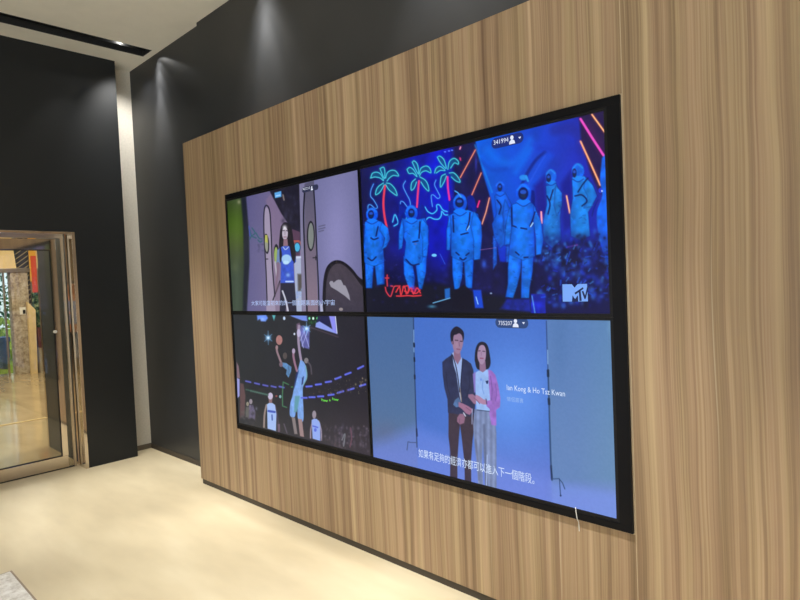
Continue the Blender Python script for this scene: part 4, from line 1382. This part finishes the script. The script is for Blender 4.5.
# ================================================================== ceiling slot with its spotlights
slot = thing('ceiling_slot_diffuser', 'long dark linear air slot in the ceiling ending near the black wall', 'air vent', ((SX0 + SX1) / 2, -2.5, CEIL))
sb = MB()
sb.box((SX0, SY0, CEIL + 0.20), (SX1, SY1, CEIL + 0.215))
sb.box((SX0 + 0.0005, SY0, CEIL + 0.002), (SX0 + 0.008, SY1, CEIL + 0.20))
sb.box((SX1 - 0.008, SY0, CEIL + 0.002), (SX1 - 0.0005, SY1, CEIL + 0.20))
sb.box((SX0 + 0.008, SY1 - 0.008, CEIL + 0.002), (SX1 - 0.008, SY1 - 0.0005, CEIL + 0.20))
sb.build('lining', M['slot'], slot)
for k in range(2):
    xs_ = SX0 + 0.06 + k * 0.075
    box('slat', (xs_, SY0 + 0.01, CEIL + 0.03), (xs_ + 0.006, SY1 - 0.009, CEIL + 0.075), M['slot_metal'], slot)
for ys_, lab in ((0.085, 'recessed spotlight at the end of the ceiling slot beside the black wall'), (-0.36, 'second recessed spotlight along the ceiling slot from the black wall')):
    sp = thing('recessed_spotlight', lab, 'spotlight', (-1.35, ys_, CEIL + 0.05), 'spotlights inside the ceiling slot')
    MB().cyl((-1.355, ys_, CEIL + 0.085), (-1.355, ys_, CEIL + 0.19), 0.022, seg=24).build('housing', M['slot_metal'], sp)
    MB().cyl((-1.355, ys_, CEIL + 0.081), (-1.355, ys_, CEIL + 0.0845), 0.017, seg=24).build('lamp_face', M['lamp_face'], sp)

# ================================================================== steel doorway
door = bpy.data.objects.new('door_1', None)
C.objects.link(door)
door.location = (-1.86, -1.6, 0)
struct(door)
FPX = -1.937
# jamb and head lining, standing a little proud of the black wall
jb = MB()
jb.box((-1.945, DY1 - 0.027, 0), (ROOM_X0 + 0.010, DY1, DH), 0.002)
jb.box((-1.945, DY0, DH - 0.022), (ROOM_X0 + 0.010, DY1 - 0.027, DH), 0.002)
jb.box((-1.945, DY0, 0), (ROOM_X0 + 0.010, DY0 + 0.027, DH - 0.022), 0.002)
jb.build('frame', M['steel'], door)
box('frame_post', (-1.962, -0.476, 0), (-1.930, -0.462, DH - 0.022), M['steel_satin'], door)
box('head_rail', (-1.962, DY0 + 0.03, 1.992), (-1.932, -0.478, DH - 0.022), M['steel_satin'], door)
lf = [(-1.618, -0.520), (-2.74, -1.626)]
for a, b in lf:
    rl = MB()
    zt_ = 1.984
    rl.box((FPX - 0.04, a, 0.006), (FPX, b, 0.108), 0.002)
    rl.box((FPX - 0.04, a, 1.894), (FPX, b, zt_), 0.002)
    rl.box((FPX - 0.04, b - 0.045, 0.108), (FPX, b, 1.894))
    rl.box((FPX - 0.04, a, 0.108), (FPX, a + 0.045, 1.894))
    leaf = rl.build('leaf_frame', M['steel'], door)
    gk = MB()
    g = 0.008
    gk.box((FPX - 0.018, a + 0.045, 0.108), (FPX + 0.001, b - 0.045, 0.108 + g))
    gk.box((FPX - 0.018, a + 0.045, 1.894 - g), (FPX + 0.001, b - 0.045, 1.894))
    gk.box((FPX - 0.018, b - 0.045 - g, 0.108 + g), (FPX + 0.001, b - 0.045, 1.894 - g))
    gk.box((FPX - 0.018, a + 0.045, 0.108 + g), (FPX + 0.001, a + 0.045 + g, 1.894 - g))
    gk.build('gasket', M['gasket'], leaf)
    box('glass_pane', (FPX - 0.013, a + 0.053, 0.116), (FPX - 0.005, b - 0.053, 1.886), M['glass'], leaf)
MB().cyl((FPX, -0.566, 1.19), (FPX + 0.018, -0.566, 1.19), 0.014, seg=24).cyl((FPX + 0.018, -0.566, 1.19), (FPX + 0.024, -0.566, 1.19), 0.010, seg=24).build('lock', M['white'], door)
box('threshold', (-1.962, DY0 + 0.03, 0.0005), (-1.93, -0.478, 0.005), M['gasket'], door)
box('side_glass', (-1.950, -0.518, 0.01), (-1.944, -0.478, 1.99), M['glass'], door)

# ================================================================== lobby beyond the doors
struct(box('floor_lobby', (-10.0, -5.0, -0.12), (-1.99, 2.6, 0), M['lobby_floor']))
struct(box('ceiling_lobby', (-10.0, -5.0, 3.0), (-2.1, 2.6, 3.1), M['lobby_ceiling']))
struct(box('wall_lobby_right', (-2.88, DY1 + 0.005, 0.0), (NOOK_X - 0.051, 2.6, 3.0), M['door_wall']))
struct(box('wall_lobby_north', (-10.0, 2.6, 0), (-1.9, 2.7, 3.1), M['lobby_wall']))
struct(box('wall_lobby_south', (-10.0, -5.1, 0), (-1.9, -5.0, 3.1), M['lobby_wall']))
box_ = struct(box('trim_1', (-2.935, DY1 + 0.005, 0.0), (-2.885, DY1 + 0.08, 2.98), M['steel']))
struct(box('trim_2', (-4.50, -3.0, 0.0005), (-4.46, 2.0, 0.006), M['cream']))
# far wall with exterior doorway
FW = -9.60
struct(box('wall_far_left', (FW - 0.2, -5.0, 0), (FW, -2.2, 3.0), M['lobby_wall']))
struct(box('wall_far_right', (FW - 0.2, 1.205, 0), (FW - 0.006, 2.6, 3.0), M['lobby_wall']))
bmf = MB()
f1 = [bmf.bm.verts.new((FW + 0.02, y, z)) for y, z in ((-2.2, 2.06), (0.98, 2.06), (0.90, 3.0), (-2.2, 3.0))]
f2 = [bmf.bm.verts.new((FW - 0.2, y, z)) for y, z in ((-2.2, 2.06), (0.98, 2.06), (0.90, 3.0), (-2.2, 3.0))]
bmf.bm.faces.new(f1)
bmf.bm.faces.new(f2[::-1])
for i in range(4):
    bmf.bm.faces.new((f1[i], f2[i], f2[(i + 1) % 4], f1[(i + 1) % 4]))
struct(bmf.build('wall_lobby_above', M['cream']))
d2 = bpy.data.objects.new('door_2', None)
C.objects.link(d2)
d2.location = (FW, -0.7, 0)
struct(d2)
box('frame_column', (FW - 0.18, 0.86, 0), (FW + 0.06, 1.15, 1.98), M['steel_reflections'], d2, 0.004)
box('frame_column', (FW - 0.18, -2.2, 0), (FW + 0.06, -1.9, 1.98), M['steel_satin'], d2, 0.004)
box('frame_header', (FW - 0.18, -2.2, 1.98), (FW + 0.08, 1.19, 2.06), M['steel_satin'], d2, 0.004)
box('mullion', (FW - 0.10, 0.755, 0), (FW - 0.05, 0.785, 1.98), M['steel_satin'], d2)
box('mullion', (FW - 0.10, -0.55, 0), (FW - 0.05, -0.49, 1.98), M['steel_satin'], d2)
box('glass_pane', (FW - 0.08, -1.9, 0.02), (FW - 0.072, -0.55, 1.98), M['glass'], d2)
box('glass_pane', (FW - 0.08, -0.49, 0.02), (FW - 0.072, 0.755, 1.98), M['glass'], d2)
sg = thing('door_sign', 'small white and black sign on the far steel column', 'sign', (FW + 0.06, 1.02, 1.2))
box('plate', (FW + 0.0605, 0.98, 1.16), (FW + 0.065, 1.08, 1.30), M['white'], sg)
box('stripe', (FW + 0.0655, 1.03, 1.17), (FW + 0.067, 1.075, 1.25), M['gasket'], sg)
# panels right of the far doorway
tag(box('lattice_panel', (FW - 0.15, 0.985, 2.065), (FW - 0.005, 1.20, 3.0), M['lattice']), 'black panel with thin gold diagonal lines above the far doorway column', 'wall panel')
tag(box('lattice_panel', (FW - 0.15, 1.155, 0.0), (FW - 0.005, 1.20, 1.97), M['lattice']), 'narrow black lattice strip right of the far steel column', 'wall panel')
bn = thing('hanging_banner', 'orange-red banner with yellow top and edge in the far lobby', 'banner', (FW + 0.03, 1.28, 1.6))
box('cloth', (FW + 0.03, 1.225, 1.58), (FW + 0.045, 1.42, 2.30), M['orange'], bn)
box('top_band', (FW + 0.03, 1.225, 2.302), (FW + 0.045, 1.42, 2.9), M['yellow'], bn)
box('edge_band', (FW + 0.03, 1.198, 1.80), (FW + 0.045, 1.223, 2.9), M['yellow'], bn)
tag(box('leaf_print_panel', (FW + 0.002, 1.205, 0.89), (FW + 0.05, 1.42, 1.575), M['leafwall']), 'dark green leaf patterned panel under the orange banner', 'wall panel')
cbn = thing('low_cabinet', 'maroon low cabinet with greige base under the leaf patterned panel', 'cabinet', (FW + 0.2, 1.32, 0))
box('body', (FW + 0.002, 1.222, 0.50), (FW + 0.3, 1.50, 0.885), M['maroon'], cbn)
box('base', (FW + 0.002, 1.222, 0.0), (FW + 0.28, 1.50, 0.498), M['greige'], cbn)
cc = MB()
f1 = [cc.bm.verts.new((-9.40, y, z)) for y, z in ((1.08, 0.0), (1.185, 0.0), (1.215, 1.24), (1.09, 1.40))]
f2 = [cc.bm.verts.new((-9.50, y, z)) for y, z in ((1.08, 0.0), (1.185, 0.0), (1.215, 1.24), (1.09, 1.40))]
cc.bm.faces.new(f1)
cc.bm.faces.new(f2[::-1])
for i in range(4):
    cc.bm.faces.new((f1[i], f2[i], f2[(i + 1) % 4], f1[(i + 1) % 4]))
tag(cc.build('totem_sign', M['cream']), 'slim cream totem with slanted top right of the far steel column', 'totem')

# outside
struct(box('ground_outside', (-30, -14, -0.14), (-10.001, 16, -0.02), M['lawn']))


def shrub(name, label, c, r, h, n, mat, seed, z0=0.0):
    rnd = random.Random(seed)
    t = thing(name, label, 'tree' if h > 2 else 'shrub', (c[0], c[1], -0.02))
    MB().cyl((c[0], c[1], -0.02), (c[0], c[1], h * 0.6), 0.10 if h > 2 else 0.03, 0.03, 10).build('trunk', M['bark'], t)
    mb = MB()
    for _ in range(n):
        a = rnd.uniform(0, 2 * math.pi)
        el = rnd.uniform(-1, 1)
        rr = r * rnd.uniform(0.55, 1.0) ** 0.5
        cc_ = Vector((c[0] + rr * math.cos(a) * math.sqrt(1 - el * el), c[1] + rr * math.sin(a) * math.sqrt(1 - el * el), z0 + (h - z0) / 2 + el * (h - z0) / 2))
        u = Vector((rnd.gauss(0, 1), rnd.gauss(0, 1), rnd.gauss(0, 1))).normalized()
        v = u.cross(Vector((rnd.gauss(0, 1), rnd.gauss(0, 1), rnd.gauss(0, 1)))).normalized()
        s = rnd.uniform(0.05, 0.11)
        vs = [mb.bm.verts.new(cc_ + k) for k in (u * s, v * s * 0.5, -u * s, -v * s * 0.5)]
        mb.bm.faces.new(vs)
    mb.build('foliage', mat, t)
    return t


shrub('garden_tree', 'green leafy tree outside seen through the far doorway', (-14.5, 2.2, 0), 1.7, 3.8, 2600, M['leaf'], 4, 0.8)
shrub('garden_tree', 'darker tree outside left of the first behind the far doorway', (-15.5, -0.9, 0), 1.6, 3.6, 2200, M['leaf'], 9, 0.7)
shrub('garden_shrub', 'low yellow-green shrub on the lawn outside the far doorway', (-13.0, 1.3, 0), 0.75, 1.0, 700, M['leaf_light'], 5, 0.0)
bk = thing('garden_bench', 'blue-grey bench on the lawn outside the far doorway', 'bench', (-11.2, 0.5, -0.02))
box('seat', (-11.5, -0.5, 0.56), (-11.0, 1.12, 0.66), M['bench'], bk, 0.01)
box('front_board', (-11.06, -0.48, 0.22), (-11.02, 1.10, 0.56), M['bench'], bk)
for yy in (-0.4, 1.02):
    box('leg', (-11.46, yy - 0.04, -0.02), (-11.10, yy + 0.04, 0.56), M['bench'], bk)

# ================================================================== person waiting in the lobby


def skin_mesh(name, joints, edges, mat, parent, levels=2):
    me = bpy.data.meshes.new(name)
    me.from_pydata([j[0] for j in joints], edges, [])
    o = bpy.data.objects.new(name, me)
    C.objects.link(o)
    sk = o.modifiers.new('skin', 'SKIN')
    sk.use_smooth_shade = True
    for i, j in enumerate(joints):
        r = j[1]
        me.skin_vertices[0].data[i].radius = r if isinstance(r, tuple) else (r, r)
    me.skin_vertices[0].data[0].use_root = True
    ss = o.modifiers.new('sub', 'SUBSURF')
    ss.levels = ss.render_levels = levels
    dg = bpy.context.evaluated_depsgraph_get()
    m2 = bpy.data.meshes.new_from_object(o.evaluated_get(dg))
    bpy.data.objects.remove(o)
    bpy.data.meshes.remove(me)
    m2.name = name
    m2.materials.clear()
    m2.materials.append(mat)
    for pl_ in m2.polygons:
        pl_.use_smooth = True
    o = bpy.data.objects.new(name, m2)
    C.objects.link(o)
    if parent:
        o.parent = parent
    return o


person = thing('person', 'person in pale blue shirt and dark trousers standing in the lobby beyond the steel doorway', 'person', (-7.54, -2.2, 0))
person.rotation_euler = (0, 0, math.radians(100))   # local -Y is the front
J = [((0, 0, 0.95), (0.150, 0.105)), ((0, -0.005, 1.10), (0.135, 0.095)), ((0, 0, 1.28), (0.165, 0.105)), ((0, 0.01, 1.42), (0.10, 0.08)), ((0, 0, 1.49), 0.052), ((0, -0.015, 1.56), (0.062, 0.072)), ((0, -0.02, 1.635), (0.078, 0.098)), ((0, -0.012, 1.70), (0.060, 0.075))]
E_ = [(0, 1), (1, 2), (2, 3), (3, 4), (4, 5), (5, 6), (6, 7)]
for s in (-1, 1):
    b0 = len(J)
    J += [((0.17 * s, 0.01, 1.40), 0.058), ((0.215 * s, 0.02, 1.14), 0.042), ((0.17 * s, -0.13, 0.98 if s < 0 else 1.12), 0.033), ((0.12 * s, -0.23, 0.97 if s < 0 else 1.20), 0.028)]
    E_ += [(3, b0), (b0, b0 + 1), (b0 + 1, b0 + 2), (b0 + 2, b0 + 3)]
    l0 = len(J)
    J += [((0.095 * s, 0, 0.86), 0.085), ((0.105 * s, -0.01, 0.49), 0.055), ((0.11 * s, 0.01, 0.10), 0.038), ((0.115 * s, -0.04, 0.035), 0.034), ((0.12 * s, -0.15, 0.026), 0.026)]
    E_ += [(0, l0), (l0, l0 + 1), (l0 + 1, l0 + 2), (l0 + 2, l0 + 3), (l0 + 3, l0 + 4)]
body = skin_mesh('body', J, E_, M['skin'], person)
# clothing follows the same joints, slightly larger
sj = [((0, 0, 0.93), (0.166, 0.122)), ((0, -0.005, 1.10), (0.152, 0.112)), ((0, 0, 1.28), (0.180, 0.122)), ((0, 0.01, 1.42), (0.112, 0.092)), ((0, 0.005, 1.462), (0.066, 0.064))]
se = [(0, 1), (1, 2), (2, 3), (3, 4)]
for s in (-1, 1):
    b0 = len(sj)
    sj += [((0.17 * s, 0.01, 1.40), 0.072), ((0.20 * s, 0.018, 1.24), 0.062), ((0.212 * s, 0.02, 1.16), 0.058)]
    se += [(3, b0), (b0, b0 + 1), (b0 + 1, b0 + 2)]
skin_mesh('shirt', sj, se, M['shirt'], person)
tj = [((0, 0, 0.96), (0.158, 0.116))]
te = []
for s in (-1, 1):
    l0 = len(tj)
    tj += [((0.095 * s, 0, 0.84), 0.098), ((0.105 * s, -0.01, 0.49), 0.070), ((0.11 * s, 0.01, 0.09), 0.060)]
    te += [(0, l0), (l0, l0 + 1), (l0 + 1, l0 + 2)]
skin_mesh('trousers', tj, te, M['trouser'], person)
for s in (-1, 1):
    skin_mesh('shoe', [((0.11 * s, 0.035, 0.045), 0.043), ((0.115 * s, -0.05, 0.042), 0.042), ((0.12 * s, -0.17, 0.036), 0.034)], [(0, 1), (1, 2)], M['shoe'], person)
skin_mesh('hair', [((0, 0.03, 1.63), (0.078, 0.072)), ((0, 0.018, 1.70), (0.082, 0.088)), ((0, -0.02, 1.735), (0.062, 0.070))], [(0, 1), (1, 2)], M['hair'], person)
for s in (-1, 1):
    fm = bmesh.new()
    bmesh.ops.create_uvsphere(fm, u_segments=12, v_segments=8, radius=0.011, matrix=Matrix.Translation((0.03 * s, -0.108, 1.645)))
    me = bpy.data.meshes.new('eye')
    fm.to_mesh(me)
    fm.free()
    me.materials.append(M['hair'])
    eo = bpy.data.objects.new('eye', me)
    C.objects.link(eo)
    eo.parent = person
for s in (-1, 1):
    hx, hy, hz = 0.12 * s, -0.23, (0.97 if s < 0 else 1.20)
    jj = [((hx, hy, hz), (0.026, 0.018)), ((hx - 0.01 * s, hy - 0.06, hz), (0.034, 0.014))]
    ee = [(0, 1)]
    for k in range(4):
        q = len(jj)
        ox = (k - 1.5) * 0.017
        L = (0.055, 0.062, 0.058, 0.045)[k]
        jj += [((hx - 0.01 * s + ox, hy - 0.075, hz), 0.009), ((hx - 0.012 * s + ox, hy - 0.075 - L * 0.6, hz - 0.008), 0.008), ((hx - 0.014 * s + ox, hy - 0.075 - L * 0.85, hz - 0.026), 0.007)]
        ee += [(1, q), (q, q + 1), (q + 1, q + 2)]
    q = len(jj)
    jj += [((hx - 0.04 * s, hy - 0.035, hz + 0.006), 0.010), ((hx - 0.052 * s, hy - 0.07, hz + 0.004), 0.009)]
    ee += [(0, q), (q, q + 1)]
    skin_mesh('hand', jj, ee, M['skin'], person, 1)

# ================================================================== rug near the camera
rug = thing('rug', 'pale flecked wool rug with taupe binding on the floor at the bottom left', 'rug', (0.9, -2.3, 0))
RX0, RX1, RY0, RY1 = -0.06, 2.3, -3.2, -1.378
box('pile', (RX0 + 0.010, RY0 + 0.010, 0.001), (RX1 - 0.010, RY1 - 0.010, 0.012), M['rug'], rug, 0.003)
rb = MB()
rb.box((RX0, RY0, 0.0005), (RX1, RY0 + 0.010, 0.010), 0.002)
rb.box((RX0, RY1 - 0.010, 0.0005), (RX1, RY1, 0.010), 0.002)
rb.box((RX0, RY0 + 0.010, 0.0005), (RX0 + 0.010, RY1 - 0.010, 0.010), 0.002)
rb.box((RX1 - 0.010, RY0 + 0.010, 0.0005), (RX1, RY1 - 0.010, 0.010), 0.002)
rb.build('binding', M['rug_edge'], rug)
